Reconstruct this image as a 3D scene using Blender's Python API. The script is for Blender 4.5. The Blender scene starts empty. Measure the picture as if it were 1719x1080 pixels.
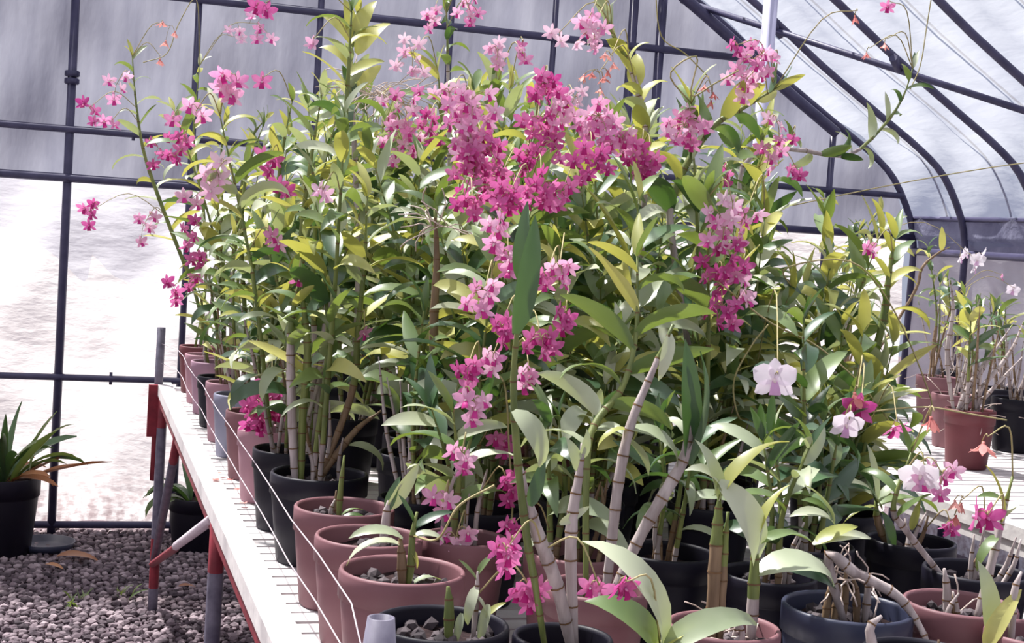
import bpy, math, random
import numpy as np
from mathutils import Vector, Matrix

rnd = random.Random(11)
scene = bpy.context.scene
COL = scene.collection
PI = math.pi

# ------------------------------------------------------------------ camera
W, H, F = 1719.0, 1080.0, 2400.0
CAM = Vector((0.0, 0.0, 1.6))
d_ = Vector((130 - W / 2, -(340 - H / 2), -F)).normalized()      # +Y axis of the place seen by the camera
n_ = Vector((1, -.066, 0)).cross(d_).normalized()
if n_.y < 0: n_ = -n_
x_ = d_.cross(n_)
ROT = Matrix((x_, d_, n_))                                        # camera space -> world
cam_data = bpy.data.cameras.new('camera')
cam_data.sensor_fit = 'HORIZONTAL'; cam_data.sensor_width = 36.0
cam_data.lens = F / W * 36.0; cam_data.clip_start = .05; cam_data.clip_end = 200
cam = bpy.data.objects.new('camera', cam_data); COL.objects.link(cam)
cam.matrix_world = Matrix.Translation(CAM) @ ROT.to_4x4()
scene.camera = cam

# ------------------------------------------------------------------ light
world = bpy.data.worlds.new('hazy_sky'); scene.world = world; world.use_nodes = True
bg = world.node_tree.nodes['Background']
bg.inputs['Color'].default_value = (.70, .75, .96, 1); bg.inputs['Strength'].default_value = .50
sun_d = bpy.data.lights.new('sun_offscreen', 'SUN'); sun_d.energy = 12.5; sun_d.angle = math.radians(2.5)
sun_d.color = (1.0, .95, .86)
sun = bpy.data.objects.new('sun_offscreen', sun_d); COL.objects.link(sun)
SUN_FROM = Vector((-.30, .48, 1.0)).normalized()
sun.rotation_euler = SUN_FROM.to_track_quat('Z', 'Y').to_euler()
sun.location = (-3, 8, 12)
vs = scene.view_settings
vs.view_transform = 'Standard'; vs.look = 'None'; vs.gamma = 1.0; vs.use_curve_mapping = False
vs.exposure = 0.18
scene.cycles.use_denoising = True
scene.cycles.max_bounces = 10; scene.cycles.transparent_max_bounces = 16

# ------------------------------------------------------------------ pixel -> place helpers
def ray(x, y): return ROT @ Vector((x - W / 2, -(y - H / 2), -F))
def on_y(x, y, Y): r = ray(x, y); return CAM + r * ((Y - CAM.y) / r.y)
def on_z(x, y, Z): r = ray(x, y); return CAM + r * ((Z - CAM.z) / r.z)
def proj(p):
    c = ROT.transposed() @ (Vector(p) - CAM)
    if c.z > -.05: return (-9999, -9999, 0)
    return (W / 2 - F * c.x / c.z, H / 2 + F * c.y / c.z, -c.z)

# ------------------------------------------------------------------ materials
def lin(c):
    c = c / 255.0
    return c / 12.92 if c <= .04045 else ((c + .055) / 1.055) ** 2.4
def rgb(r, g, b): return (lin(r), lin(g), lin(b), 1)
class NT:
    def __init__(s, name):
        s.m = bpy.data.materials.new(name); s.m.use_nodes = True
        s.t = s.m.node_tree; s.t.nodes.clear()
        s.out = s.t.nodes.new('ShaderNodeOutputMaterial')
    def n(s, kind, **kw):
        nd = s.t.nodes.new('ShaderNode' + kind)
        for k, v in kw.items():
            if hasattr(nd, k) and k not in nd.inputs: setattr(nd, k, v)
            else: nd.inputs[k].default_value = v
        return nd
    def l(s, a, b): s.t.links.new(a, b)
def ramp(nt, fac, stops):
    r = nt.n('ValToRGB'); nt.l(fac, r.inputs['Fac'])
    e = r.color_ramp.elements
    while len(e) < len(stops): e.new(.5)
    for el, (p, c) in zip(e, stops): el.position = p; el.color = c
    return r
def noise(nt, scale, detail=3, coord='Object', stretch=None):
    tc = nt.n('TexCoord'); nz = nt.n('TexNoise', Scale=scale, Detail=detail)
    if stretch:
        mp = nt.n('Mapping'); mp.inputs['Scale'].default_value = stretch
        nt.l(tc.outputs[coord], mp.inputs['Vector']); nt.l(mp.outputs['Vector'], nz.inputs['Vector'])
    else: nt.l(tc.outputs[coord], nz.inputs['Vector'])
    return nz
def bump(nt, height, strength, dist=.01):
    b = nt.n('Bump', Strength=strength, Distance=dist); nt.l(height, b.inputs['Height']); return b
def plain(name, c1, c2, scale=20, rough=.6, spec=.3, bmp=.0, stretch=None, metallic=0):
    nt = NT(name); nz = noise(nt, scale, 4, stretch=stretch)
    r = ramp(nt, nz.outputs['Fac'], [(.3, c1), (.7, c2)])
    p = nt.n('BsdfPrincipled', Roughness=rough, Metallic=metallic); p.inputs['Specular IOR Level'].default_value = spec
    nt.l(r.outputs['Color'], p.inputs['Base Color'])
    if bmp: nt.l(bump(nt, nz.outputs['Fac'], bmp).outputs['Normal'], p.inputs['Normal'])
    nt.l(p.outputs[0], nt.out.inputs[0]); return nt.m
def leaf_mat(name, dark, light, trans, tfac=.35, rough=.42):
    nt = NT(name)
    oi = nt.n('ObjectInfo'); nz = noise(nt, 3, 2)
    mx = nt.n('Math', operation='MULTIPLY_ADD'); mx.inputs[1].default_value = .5
    ad = nt.n('Math', operation='MULTIPLY'); ad.inputs[1].default_value = .62
    nt.l(oi.outputs['Random'], ad.inputs[0]); nt.l(nz.outputs['Fac'], mx.inputs[0]); nt.l(ad.outputs[0], mx.inputs[2])
    r = ramp(nt, mx.outputs[0], [(.15, dark), (.85, light)])
    p = nt.n('BsdfPrincipled', Roughness=rough); p.inputs['Specular IOR Level'].default_value = .6
    p.inputs['Coat Weight'].default_value = .35; p.inputs['Coat Roughness'].default_value = .28
    nt.l(r.outputs['Color'], p.inputs['Base Color'])
    t = nt.n('BsdfTranslucent'); t.inputs['Color'].default_value = trans
    m = nt.n('MixShader'); m.inputs[0].default_value = tfac
    nt.l(p.outputs[0], m.inputs[1]); nt.l(t.outputs[0], m.inputs[2]); nt.l(m.outputs[0], nt.out.inputs[0])
    return nt.m
def petal_mat(name, a, b, tfac=.35):
    nt = NT(name); oi = nt.n('ObjectInfo'); nz = noise(nt, 2.2, 2)
    s = nt.n('Math', operation='ADD'); h = nt.n('Math', operation='MULTIPLY'); h.inputs[1].default_value = .5
    nt.l(nz.outputs['Fac'], h.inputs[0]); g = nt.n('Math', operation='MULTIPLY'); g.inputs[1].default_value = .5
    nt.l(oi.outputs['Random'], g.inputs[0]); nt.l(h.outputs[0], s.inputs[0]); nt.l(g.outputs[0], s.inputs[1])
    r = ramp(nt, s.outputs[0], [(.15, a), (.85, b)])
    p = nt.n('BsdfPrincipled', Roughness=.55); p.inputs['Specular IOR Level'].default_value = .3
    nt.l(r.outputs['Color'], p.inputs['Base Color'])
    t = nt.n('BsdfTranslucent'); nt.l(r.outputs['Color'], t.inputs['Color'])
    m = nt.n('MixShader'); m.inputs[0].default_value = tfac
    nt.l(p.outputs[0], m.inputs[1]); nt.l(t.outputs[0], m.inputs[2]); nt.l(m.outputs[0], nt.out.inputs[0])
    return nt.m
def film_mat(name, c1, c2, transp, transl, scale=1.2, stretch=None, bscale=5, bstr=.3, bstretch=None, dirt=False):
    """thin plastic film: lets some light straight through, scatters the rest to both sides"""
    nt = NT(name); nz = noise(nt, scale, 5, stretch=stretch)
    r = ramp(nt, nz.outputs['Fac'], [(.3, c1), (.72, c2)])
    if dirt:   # rain-splashed soil speckling the foot of the film
        tc = nt.n('TexCoord'); sx = nt.n('SeparateXYZ'); nt.l(tc.outputs['Object'], sx.inputs[0])
        mr = nt.n('MapRange'); mr.inputs['From Min'].default_value = .42; mr.inputs['From Max'].default_value = .05
        nt.l(sx.outputs['Z'], mr.inputs['Value'])
        sp = ramp(nt, noise(nt, 26, 5).outputs['Fac'], [(.38, (0, 0, 0, 1)), (.62, (1, 1, 1, 1))])
        mu = nt.n('Math', operation='MULTIPLY'); nt.l(mr.outputs[0], mu.inputs[0]); nt.l(sp.outputs['Color'], mu.inputs[1])
        mc = nt.n('MixRGB'); nt.l(mu.outputs[0], mc.inputs[0]); nt.l(r.outputs['Color'], mc.inputs[1]); mc.inputs[2].default_value = rgb(150, 136, 140)
        r = mc; r_out = mc.outputs[0]
    else: r_out = r.outputs['Color']
    b = bump(nt, noise(nt, bscale, 4, stretch=bstretch).outputs['Fac'], bstr, .05)
    t = nt.n('BsdfTranslucent'); nt.l(r_out, t.inputs['Color']); nt.l(b.outputs['Normal'], t.inputs['Normal'])
    d = nt.n('BsdfDiffuse'); nt.l(r_out, d.inputs['Color']); nt.l(b.outputs['Normal'], d.inputs['Normal'])
    m1 = nt.n('MixShader'); m1.inputs[0].default_value = transl
    nt.l(d.outputs[0], m1.inputs[1]); nt.l(t.outputs[0], m1.inputs[2])
    tr = nt.n('BsdfTransparent'); nt.l(r_out, tr.inputs['Color'])
    m2 = nt.n('MixShader'); m2.inputs[0].default_value = transp
    nt.l(m1.outputs[0], m2.inputs[1]); nt.l(tr.outputs[0], m2.inputs[2]); nt.l(m2.outputs[0], nt.out.inputs[0])
    return nt.m
def stone_mat(name, island, k=1.0):
    nt = NT(name)
    if island: src = nt.n('NewGeometry').outputs['Random Per Island']
    else: src = nt.n('ObjectInfo').outputs['Random']
    r = ramp(nt, src, [(0, rgb(66*k, 56*k, 63*k)), (.5, rgb(112*k, 97*k, 105*k)), (1, rgb(172*k, 156*k, 162*k))])
    nz = noise(nt, 90, 3); mx = nt.n('MixRGB', blend_type='MULTIPLY'); mx.inputs[0].default_value = .5
    g = ramp(nt, nz.outputs['Fac'], [(.3, (.55, .55, .55, 1)), (.65, (1, 1, 1, 1))])
    nt.l(r.outputs['Color'], mx.inputs[1]); nt.l(g.outputs['Color'], mx.inputs[2])
    p = nt.n('BsdfPrincipled', Roughness=.9); nt.l(mx.outputs[0], p.inputs['Base Color']); nt.l(p.outputs[0], nt.out.inputs[0])
    return nt.m

M = {}
M['white_film'] = film_mat('white_plastic_film', rgb(196, 193, 197), rgb(214, 212, 215), .04, .84, 5, None, 5, .28, (1, 1, 2.5), dirt=True)
M['grey_film'] = film_mat('grey_shade_film', rgb(116, 118, 134), rgb(142, 144, 158), .02, .72, 3, (3, 1, .5), 4, .25, (2, 1, .6))
M['roof_film'] = film_mat('clear_roof_film', rgb(232, 235, 244), rgb(241, 244, 250), .73, .78, 1.6, (1, .35, 1), 6, .3, (1.6, .35, 1.6))
M['band_film'] = film_mat('rolled_grey_film', rgb(120, 120, 142), rgb(160, 160, 180), .05, .5, 6, None, 9, .6)
M['pipe'] = plain('dark_blue_steel_pipe', rgb(52, 50, 78), rgb(72, 69, 98), 14, .5, .4)
M['pale_pipe'] = plain('pale_lilac_pipe', rgb(178, 176, 204), rgb(196, 194, 220), 8, .5, .4)
M['cord'] = plain('dark_cord', rgb(92, 92, 120), rgb(112, 112, 140), 20, .8)
M['white_paint'] = plain('white_bench_paint', rgb(206, 200, 200), rgb(226, 221, 219), 30, .55, .3, .15)
M['white_mesh'] = plain('white_bench_slat', rgb(200, 192, 193), rgb(222, 216, 216), 18, .6, .3, .1)
M['red_paint'] = plain('dark_red_paint', rgb(108, 26, 40), rgb(140, 40, 54), 25, .5, .4, .1)
M['grey_steel'] = plain('grey_galvanised_pipe', rgb(84, 80, 98), rgb(118, 114, 130), 30, .5, .4)
M['wire'] = plain('pale_wire', rgb(196, 180, 190), rgb(214, 200, 208), 30, .5)
M['brown_pot'] = plain('brown_plastic', rgb(114, 76, 82), rgb(132, 92, 98), 6, .55, .35)
M['mauve_pot'] = plain('mauve_plastic', rgb(140, 108, 126), rgb(156, 124, 140), 6, .6, .3)
M['pink_pot'] = plain('dusty_pink_plastic', rgb(152, 112, 124), rgb(166, 128, 138), 6, .6, .3)
M['slate_pot'] = plain('slate_blue_plastic', rgb(120, 120, 140), rgb(138, 138, 156), 6, .55, .35)
M['black_pot'] = plain('black_plastic', rgb(16, 14, 26), rgb(24, 21, 36), 6, .5, .25)
M['blue_black_pot'] = plain('blue_black_plastic', rgb(40, 44, 66), rgb(52, 56, 78), 6, .45, .45)
M['maroon_pot'] = plain('maroon_plastic', rgb(92, 44, 50), rgb(112, 56, 62), 6, .55, .35)
M['mix'] = plain('dark_potting_bark', rgb(30, 22, 25), rgb(62, 48, 48), 60, .95, .1, .6)
M['chunk'] = stone_mat('lava_rock_chunk', False, .62)
M['gravel'] = stone_mat('gravel_stone', False)
M['gravel_many'] = stone_mat('gravel_stones_beyond', True)
M['ground'] = plain('gravel_bed', rgb(70, 58, 66), rgb(122, 108, 116), 60, .95, .1, .8)
M['leaf_deep'] = leaf_mat('deep_green_leaf', rgb(40, 68, 48), rgb(80, 108, 74), rgb(96, 132, 48), .20, .34)
M['leaf_mid'] = leaf_mat('mid_green_leaf', rgb(72, 100, 58), rgb(126, 146, 94), rgb(138, 158, 60), .26, .36)
M['leaf_yellow'] = leaf_mat('yellow_green_leaf', rgb(140, 150, 78), rgb(206, 202, 122), rgb(196, 192, 84), .32, .42)
M['leaf_pale'] = leaf_mat('pale_sage_leaf', rgb(146, 160, 128), rgb(206, 210, 184), rgb(170, 182, 104), .26, .40)
M['leaf_dry'] = leaf_mat('dry_brown_leaf', rgb(140, 84, 50), rgb(190, 134, 92), rgb(180, 110, 60), .2, .7)
M['cane_grey'] = plain('papery_grey_cane', rgb(140, 126, 124), rgb(196, 184, 182), 55, .7, .2, .2, (1, 1, .2))
M['cane_brown'] = plain('brown_cane', rgb(104, 84, 66), rgb(146, 122, 96), 50, .6, .3, .2, (1, 1, .2))
M['cane_green'] = plain('green_cane', rgb(86, 100, 54), rgb(130, 138, 76), 40, .5, .4, .1, (1, 1, .2))
M['cane_node'] = plain('brown_cane_node', rgb(92, 70, 52), rgb(128, 98, 70), 60, .7, .2)
M['stem_pale'] = plain('pale_flower_stem', rgb(140, 134, 84), rgb(184, 168, 126), 30, .6, .3)
M['root'] = plain('dry_white_root', rgb(176, 156, 146), rgb(214, 198, 190), 40, .8, .2)
M['pk'] = petal_mat('pink_petal', rgb(224, 124, 186), rgb(250, 212, 232))
M['pk_lip'] = petal_mat('magenta_lip', rgb(186, 34, 124), rgb(214, 72, 158), .25)
M['dp'] = petal_mat('magenta_petal', rgb(194, 54, 142), rgb(234, 142, 194))
M['dp_lip'] = petal_mat('deep_magenta_lip', rgb(160, 16, 100), rgb(192, 40, 130), .25)
M['pl'] = petal_mat('blush_petal', rgb(230, 168, 204), rgb(246, 218, 232))
M['wh'] = petal_mat('white_petal', rgb(240, 226, 238), rgb(250, 246, 250))
M['wh_lip'] = petal_mat('lilac_lip', rgb(214, 160, 206), rgb(232, 196, 224))
M['sa'] = petal_mat('wilted_salmon_petal', rgb(206, 118, 116), rgb(238, 178, 168))
M['throat'] = petal_mat('cream_throat', rgb(244, 224, 226), rgb(252, 246, 240))

# ------------------------------------------------------------------ mesh helpers
class MB:
    def __init__(s): s.v = []; s.f = []; s.mi = []; s.sm = []
    def add(s, vs, fs, mi=0, smooth=True):
        o = len(s.v); s.v += [tuple(p) for p in vs]
        for f in fs: s.f.append(tuple(i + o for i in f)); s.mi.append(mi); s.sm.append(smooth)
    def box(s, a, b, mi=0):
        x0, y0, z0 = a; x1, y1, z1 = b
        s.add([(x0,y0,z0),(x1,y0,z0),(x1,y1,z0),(x0,y1,z0),(x0,y0,z1),(x1,y0,z1),(x1,y1,z1),(x0,y1,z1)],
              [(0,3,2,1),(4,5,6,7),(0,1,5,4),(1,2,6,5),(2,3,7,6),(3,0,4,7)], mi, False)
    def tube(s, pts, rad, n=8, mi=0, caps=True, mis=None):
        pts = [Vector(p) for p in pts]; k = len(pts)
        if not isinstance(rad, (list, tuple)): rad = [rad] * k
        vs, fs, fm = [], [], []
        ref = None
        for i, p in enumerate(pts):
            t = (pts[min(i + 1, k - 1)] - pts[max(i - 1, 0)]).normalized()
            if ref is None:
                ref = t.orthogonal().normalized()
            ref = (ref - t * ref.dot(t))
            ref = ref.normalized() if ref.length > 1e-6 else t.orthogonal().normalized()
            bi = t.cross(ref)
            for j in range(n):
                a = 2 * PI * j / n
                vs.append(p + (ref * math.cos(a) + bi * math.sin(a)) * rad[i])
        o = len(s.v); s.v += [tuple(p) for p in vs]
        for i in range(k - 1):
            for j in range(n):
                s.f.append((o + i*n + j, o + i*n + (j+1) % n, o + (i+1)*n + (j+1) % n, o + (i+1)*n + j))
                s.mi.append(mis[i] if mis else mi); s.sm.append(True)
        if caps:
            s.f.append(tuple(o + j for j in reversed(range(n)))); s.mi.append(mis[0] if mis else mi); s.sm.append(False)
            s.f.append(tuple(o + (k-1)*n + j for j in range(n))); s.mi.append(mis[-1] if mis else mi); s.sm.append(False)
    def lathe(s, prof, n=28, mi=0, cx=0, cy=0, cz=0):
        vs = [(cx + r * math.cos(2*PI*j/n), cy + r * math.sin(2*PI*j/n), cz + z) for r, z in prof for j in range(n)]
        fs = [(i*n + j, i*n + (j+1) % n, (i+1)*n + (j+1) % n, (i+1)*n + j) for i in range(len(prof)-1) for j in range(n)]
        s.add(vs, fs, mi)
    def mesh(s, name, mats):
        me = bpy.data.meshes.new(name); me.from_pydata(s.v, [], s.f)
        for m in (mats if isinstance(mats, (list, tuple)) else [mats]): me.materials.append(m)
        me.polygons.foreach_set('material_index', s.mi); me.polygons.foreach_set('use_smooth', s.sm)
        me.update(); return me
    def build(s, name, mats, parent=None, loc=None):
        return link(name, s.mesh(name, mats), parent, loc)
def link(name, data, parent=None, loc=None, mat=None):
    o = bpy.data.objects.new(name, data); COL.objects.link(o)
    if parent is not None: o.parent = parent
    if mat is not None: o.matrix_basis = mat
    elif loc is not None: o.location = loc
    return o
def tag(o, label=None, cat=None, group=None, kind=None):
    if label: o['label'] = label
    if cat: o['category'] = cat
    if group: o['group'] = group
    if kind: o['kind'] = kind
    return o
def spline(pts, n):
    """Catmull-Rom through pts, n samples"""
    P = [Vector(p) for p in pts]
    if len(P) == 2: return [P[0].lerp(P[1], i/(n-1)) for i in range(n)]
    Q = [P[0]*2 - P[1]] + P + [P[-1]*2 - P[-2]]
    out = []
    for i in range(n):
        u = i/(n-1) * (len(P)-1); k = min(int(u), len(P)-2); t = u - k
        a, b, c, d = Q[k:k+4]
        out.append(.5*((2*b) + (c-a)*t + (2*a-5*b+4*c-d)*t*t + (3*b-a-3*c+d)*t**3))
    return out

# ================================================================== the greenhouse
XR, XL, XC, YG, YF = 4.53, -1.53, 1.5, 7.09, -2.0
HALF = [(4.53, 1.65), (4.49, 1.82), (4.365, 2.034), (4.20, 2.17), (3.964, 2.316), (3.578, 2.556), (3.128, 2.86), (2.3, 3.34), (1.5, 3.62)]
PROF = HALF + [(2*XC - x, z) for x, z in reversed(HALF[:-1])]
PROFS = [(p.x, p.z) for p in spline([Vector((x, 0, z)) for x, z in PROF], 49)]
def arch_z(X):
    for (a, za), (b, zb) in zip(PROFS, PROFS[1:]):
        if b <= X <= a: return za + (zb-za) * (X-a)/(b-a) if a != b else za
    return 1.65

# floor: gravel bed
fb = MB(); fb.add([(-14, -12, 0), (16, -12, 0), (16, 20, 0), (-14, 20, 0)], [(0, 1, 2, 3)], 0, False)
floor = fb.build('floor', M['ground']); tag(floor, 'mauve grey gravel floor of the greenhouse', kind='structure')

# gable wall films
def sheet(name, mat, parent, fn, x0, x1, nx, nz, thick=0, kind=None):
    """a film hung between x0..x1; fn(x) -> (z bottom, z top); slight folds pushed along y"""
    b = MB(); vs = []
    for i in range(nx + 1):
        x = x0 + (x1-x0)*i/nx; zb, zt = fn(x)
        for j in range(nz + 1):
            z = zb + (zt-zb)*j/nz
            w = .020*math.sin(x*7 - z*3.2 + 1.2*math.sin(z*2)) + .010*math.sin(x*9 + z*2.3) + .008*math.sin(x*17 - z*6) + .006*math.sin(z*13 + x*3)
            vs.append((x, thick + w, z))
    fs = [(i*(nz+1)+j, (i+1)*(nz+1)+j, (i+1)*(nz+1)+j+1, i*(nz+1)+j+1) for i in range(nx) for j in range(nz)]
    b.add(vs, fs); return b.build(name, mat, parent)
wall_back = bpy.data.objects.new('wall_back', None); COL.objects.link(wall_back); wall_back.location = (0, YG, 0)
tag(wall_back, 'gable end wall of plastic film on a dark pipe grid', kind='structure')
sheet('lower_film', M['white_film'], wall_back, lambda x: (.05 + .01*math.sin(x*11), 1.71), XL+.02, XR-.02, 90, 26, .045)
sheet('upper_film', M['grey_film'], wall_back, lambda x: (1.71, max(1.72, arch_z(x)-.005)), XL+.02, XR-.02, 90, 18, .05)
SHADE_EDGE = [(-1.5, 1.30), (-.9, 1.22), (-.55, 1.10), (-.36, 1.25), (-.28, 1.38), (-.225, 1.45), (-.15, 1.38), (-.06, 1.32), (.02, 1.24), (.06, 1.22), (.075, 1.36), (.10, 1.34), (.18, 1.26), (.27, 1.23), (.45, 1.20), (.6, 1.17), (.8, 1.22), (1.0, 1.12)]  # lower edge, following the outline of the shade on the gable
def shade_edge(x):
    for (a, za), (b, zb) in zip(SHADE_EDGE, SHADE_EDGE[1:]):
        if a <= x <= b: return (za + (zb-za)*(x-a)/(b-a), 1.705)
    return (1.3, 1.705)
sheet('shade_shape_film', M['roof_film'], wall_back, shade_edge, -1.5, 1.0, 160, 5, .018)  # clear film layer added in the shade's shape; doubled film dims the wall
def pipe(name, a, b, r, mat, parent, n=8):
    m = MB(); m.tube([a, b], r, n); return m.build(name, mat, parent)
for X, r in ((-1.17, .017), (-.05, .020), (.515, .016), (1.1, .016), (1.76, .016), (2.31, .016), (2.74, .026), (2.90, .026), (3.42, .012), (3.965, .018)):
    top = {3.42: 1.72}.get(X, arch_z(X) - .015)
    pipe('post', (X, 0, 0), (X, 0, top), r, M['pipe'], wall_back)
for z, r in ((.768, .016), (1.712, .020), (1.94, .017), (2.606, .020)):
    zx = [x for x, zz in PROFS if zz <= z]
    hi = max([x for x in [XC + i*.01 for i in range(304)] if arch_z(x) >= z] or [XR])
    pipe('rail', (2*XC-hi, -.018, z), (hi, -.018, z), r, M['pipe'], wall_back)
pipe('base_rail', (XL, 0, .055), (XR, 0, .055), .018, M['pipe'], wall_back)
for X, z in ((-.05, 2.20), (-.05, 2.165), (-.05, 1.712), (-.05, .768), (.515, 1.712), (2.82, 2.606)):
    c = MB(); c.tube([(X, -.005, z-.014), (X, -.005, z+.014)], .031, 10); c.box((X-.034, -.02, z-.010), (X+.034, .01, z+.010))
    c.build('pipe_clamp', M['pipe'], wall_back)
for X, z in ((.19, .77), (.24, 1.94)):
    c = MB(); c.tube([(X, -.02, z-.03), (X, -.02, z+.03)], .008, 6); c.build('film_clip', M['pipe'], wall_back)

# side walls
def side_wall(name, X, s, label):
    o = bpy.data.objects.new(name, None); COL.objects.link(o); o.location = (X, 0, 0); tag(o, label, kind='structure')
    for nm, z0, z1, mat, off in (('lower_film', .04, 1.64, 'white_film', .02*s), ('rolled_film', 1.63, 1.83, 'band_film', .03*s)):
        b = MB(); vs = []; ny, nz = 110, 12
        for i in range(ny+1):
            y = YF + (YG-YF)*i/ny
            for j in range(nz+1):
                z = z0 + (z1-z0)*j/nz
                dx = .012*math.sin(y*8+z*3) + .01*math.sin(y*15-z*7)
                vs.append((off + dx - (.035*s if z > 1.7 else 0), y, z))
        b.add(vs, [(i*(nz+1)+j, (i+1)*(nz+1)+j, (i+1)*(nz+1)+j+1, i*(nz+1)+j+1) for i in range(ny) for j in range(nz)])
        b.build(nm, M[mat], o)
    for z, r in ((1.635, .020), (1.82, .014), (.8, .014)): pipe('rail', (-.012*s, YF, z), (-.012*s, YG, z), r, M['pipe'], o)
    return o
side_wall('wall_right', XR, 1, 'long side wall of white film with a grey rolled band on top')
side_wall('wall_left', XL, -1, 'side wall of white film behind the gravel path')

# roof film, hoops, cords
ceiling = bpy.data.objects.new('ceiling', None); COL.objects.link(ceiling)
tag(ceiling, 'arched roof of clear wrinkled film over dark hoops', kind='structure')
HOOPS = [7.09, 6.60, 5.96] + [5.29 - .66*k for k in range(11)]
rb = MB(); vs = []; ny = 150; npf = len(PROFS)
for i in range(ny+1):
    y = YF + (YG+.05-YF)*i/ny
    for k, (x, z) in enumerate(PROFS):
        w = .012*math.sin(y*9.5 + k*.9) + .008*math.sin(y*21 - k*.5)
        nx = (x-XC)/3.2
        vs.append((x + nx*(.03+w), y, z + .03 + w))
rb.add(vs, [(i*npf+k, i*npf+k+1, (i+1)*npf+k+1, (i+1)*npf+k) for i in range(ny) for k in range(npf-1)])
rb.build('roof_film', M['roof_film'], ceiling)
hoop_pts = [(4.53, 0)] + PROFS + [(-1.53, 0)]
def hoop_mesh(r, off, n=8, name='hoop'):
    b = MB(); b.tube([(x + (x-XC)/3*off, 0, z + (off if z > .5 else 0)) for x, z in hoop_pts], r, n); return b.mesh(name, M['pipe' if r > .01 else 'cord'])
hm, cm = hoop_mesh(.019, 0), hoop_mesh(.0055, .05, 5, 'film_cord')
for y in HOOPS: link('hoop', hm, ceiling, (0, y, 0))
for a, b in zip(HOOPS, HOOPS[1:]): link('film_cord', cm, ceiling, (0, (a+b)/2 - .02, 0))
b = MB(); b.tube([(x - .05*(x-XC)/3, 6.98, z - .07) for x, z in PROFS if z > 2.3], .03, 8); b.build('gable_truss', M['pipe'], ceiling)
pipe('wind_brace', (3.02, 7.12, 2.88), (4.10, 5.28, 2.215), .016, M['pipe'], ceiling)
pipe('ridge_pipe', (XC, YF, 3.59), (XC, YG, 3.59), .02, M['pipe'], ceiling)
for p in ((3.34, 6.62, 2.70), (3.63, 5.96, 2.50)):
    c = MB(); c.tube([(p[0]-.035, p[1]-.03, p[2]+.02), (p[0]+.035, p[1]+.03, p[2]-.02)], .020, 8); c.build('brace_clamp', M['pipe'], ceiling)
pl = MB(); pl.tube([(0, 0, 0), (0, 0, 2.93)], .030, 14); pl.tube([(0, 0, 2.70), (0, 0, 2.76)], .037, 14)
p0 = on_y(1291, 40, 6.0)
o = MB(); o.tube([(0, 0, 0), (0, 0, arch_z(p0.x)-.01)], .033, 14); o.tube([(0, 0, .0), (0, 0, .03)], .06, 14)
o = o.build('trim_1', M['pale_pipe'], None, (p0.x, 6.0, 0)); tag(o, 'pale lilac upright pole holding up the film roof', kind='structure')

# ------------------------------------------------------------------ gravel
def ico():
    t = (1 + 5**.5)/2
    v = np.array([(-1,t,0),(1,t,0),(-1,-t,0),(1,-t,0),(0,-1,t),(0,1,t),(0,-1,-t),(0,1,-t),(t,0,-1),(t,0,1),(-t,0,-1),(-t,0,1)], float)
    v /= np.linalg.norm(v[0])
    f = [(0,11,5),(0,5,1),(0,1,7),(0,7,10),(0,10,11),(1,5,9),(5,11,4),(11,10,2),(10,7,6),(7,1,8),(3,9,4),(3,4,2),(3,2,6),(3,6,8),(3,8,9),(4,9,5),(2,4,11),(6,2,10),(8,6,7),(9,8,1)]
    return v, np.array(f)
IV, IF = ico()
nr = np.random.default_rng(5)
stone_meshes = []
for k in range(6):
    v = IV * (1 + nr.uniform(-.22, .22, (12, 1))) * np.array([1, nr.uniform(.7, .95), nr.uniform(.55, .75)])
    me = bpy.data.meshes.new('stone'); me.from_pydata(v.tolist(), [], IF.tolist()); me.materials.append(M['gravel']); stone_meshes.append((me, v))
cand = []
y = 2.6
while y < 7.2:
    x = -1.45
    while x < 2.3:
        cand.append((x + rnd.uniform(-.010, .010), y + rnd.uniform(-.010, .010), rnd.uniform(.010, .020)))
        x += .031
    y += .031
vis = []
for i, (x, y, s) in enumerate(cand):
    px, py, dz = proj((x, y, .01))
    if 0 < px < 440 and 930 < py < 1078 and x < .95: vis.append((s/dz, i))
vis.sort(reverse=True); single = {i for _, i in vis[:300]}
Vs, Fs = [], []; off = 0
for i, (x, y, s) in enumerate(cand):
    me, v = stone_meshes[i % 6]; a = rnd.uniform(0, 2*PI); tx = rnd.uniform(-.4, .4)
    if i in single:
        link('stone', me, floor, mat=Matrix.Translation((x, y, s*.45)) @ Matrix.Rotation(a, 4, 'Z') @ Matrix.Rotation(tx, 4, 'X') @ Matrix.Scale(s*1.15, 4))
    else:
        ca, sa = math.cos(a), math.sin(a); w = v * s * 1.15
        Vs.append(np.stack([w[:,0]*ca - w[:,1]*sa + x, w[:,0]*sa + w[:,1]*ca + y, w[:,2] + s*.45], 1)); Fs.append(IF + off); off += 12
me = bpy.data.meshes.new('gravel'); V_ = np.concatenate(Vs); F_ = np.concatenate(Fs)
me.vertices.add(len(V_)); me.vertices.foreach_set('co', V_.ravel())
me.loops.add(F_.size); me.loops.foreach_set('vertex_index', F_.ravel().astype(np.int32))
me.polygons.add(len(F_)); me.polygons.foreach_set('loop_start', np.arange(0, F_.size, 3, dtype=np.int32))
me.update(calc_edges=True); me.materials.append(M['gravel_many'])
tag(link('gravel', me, floor), kind='stuff')

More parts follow.
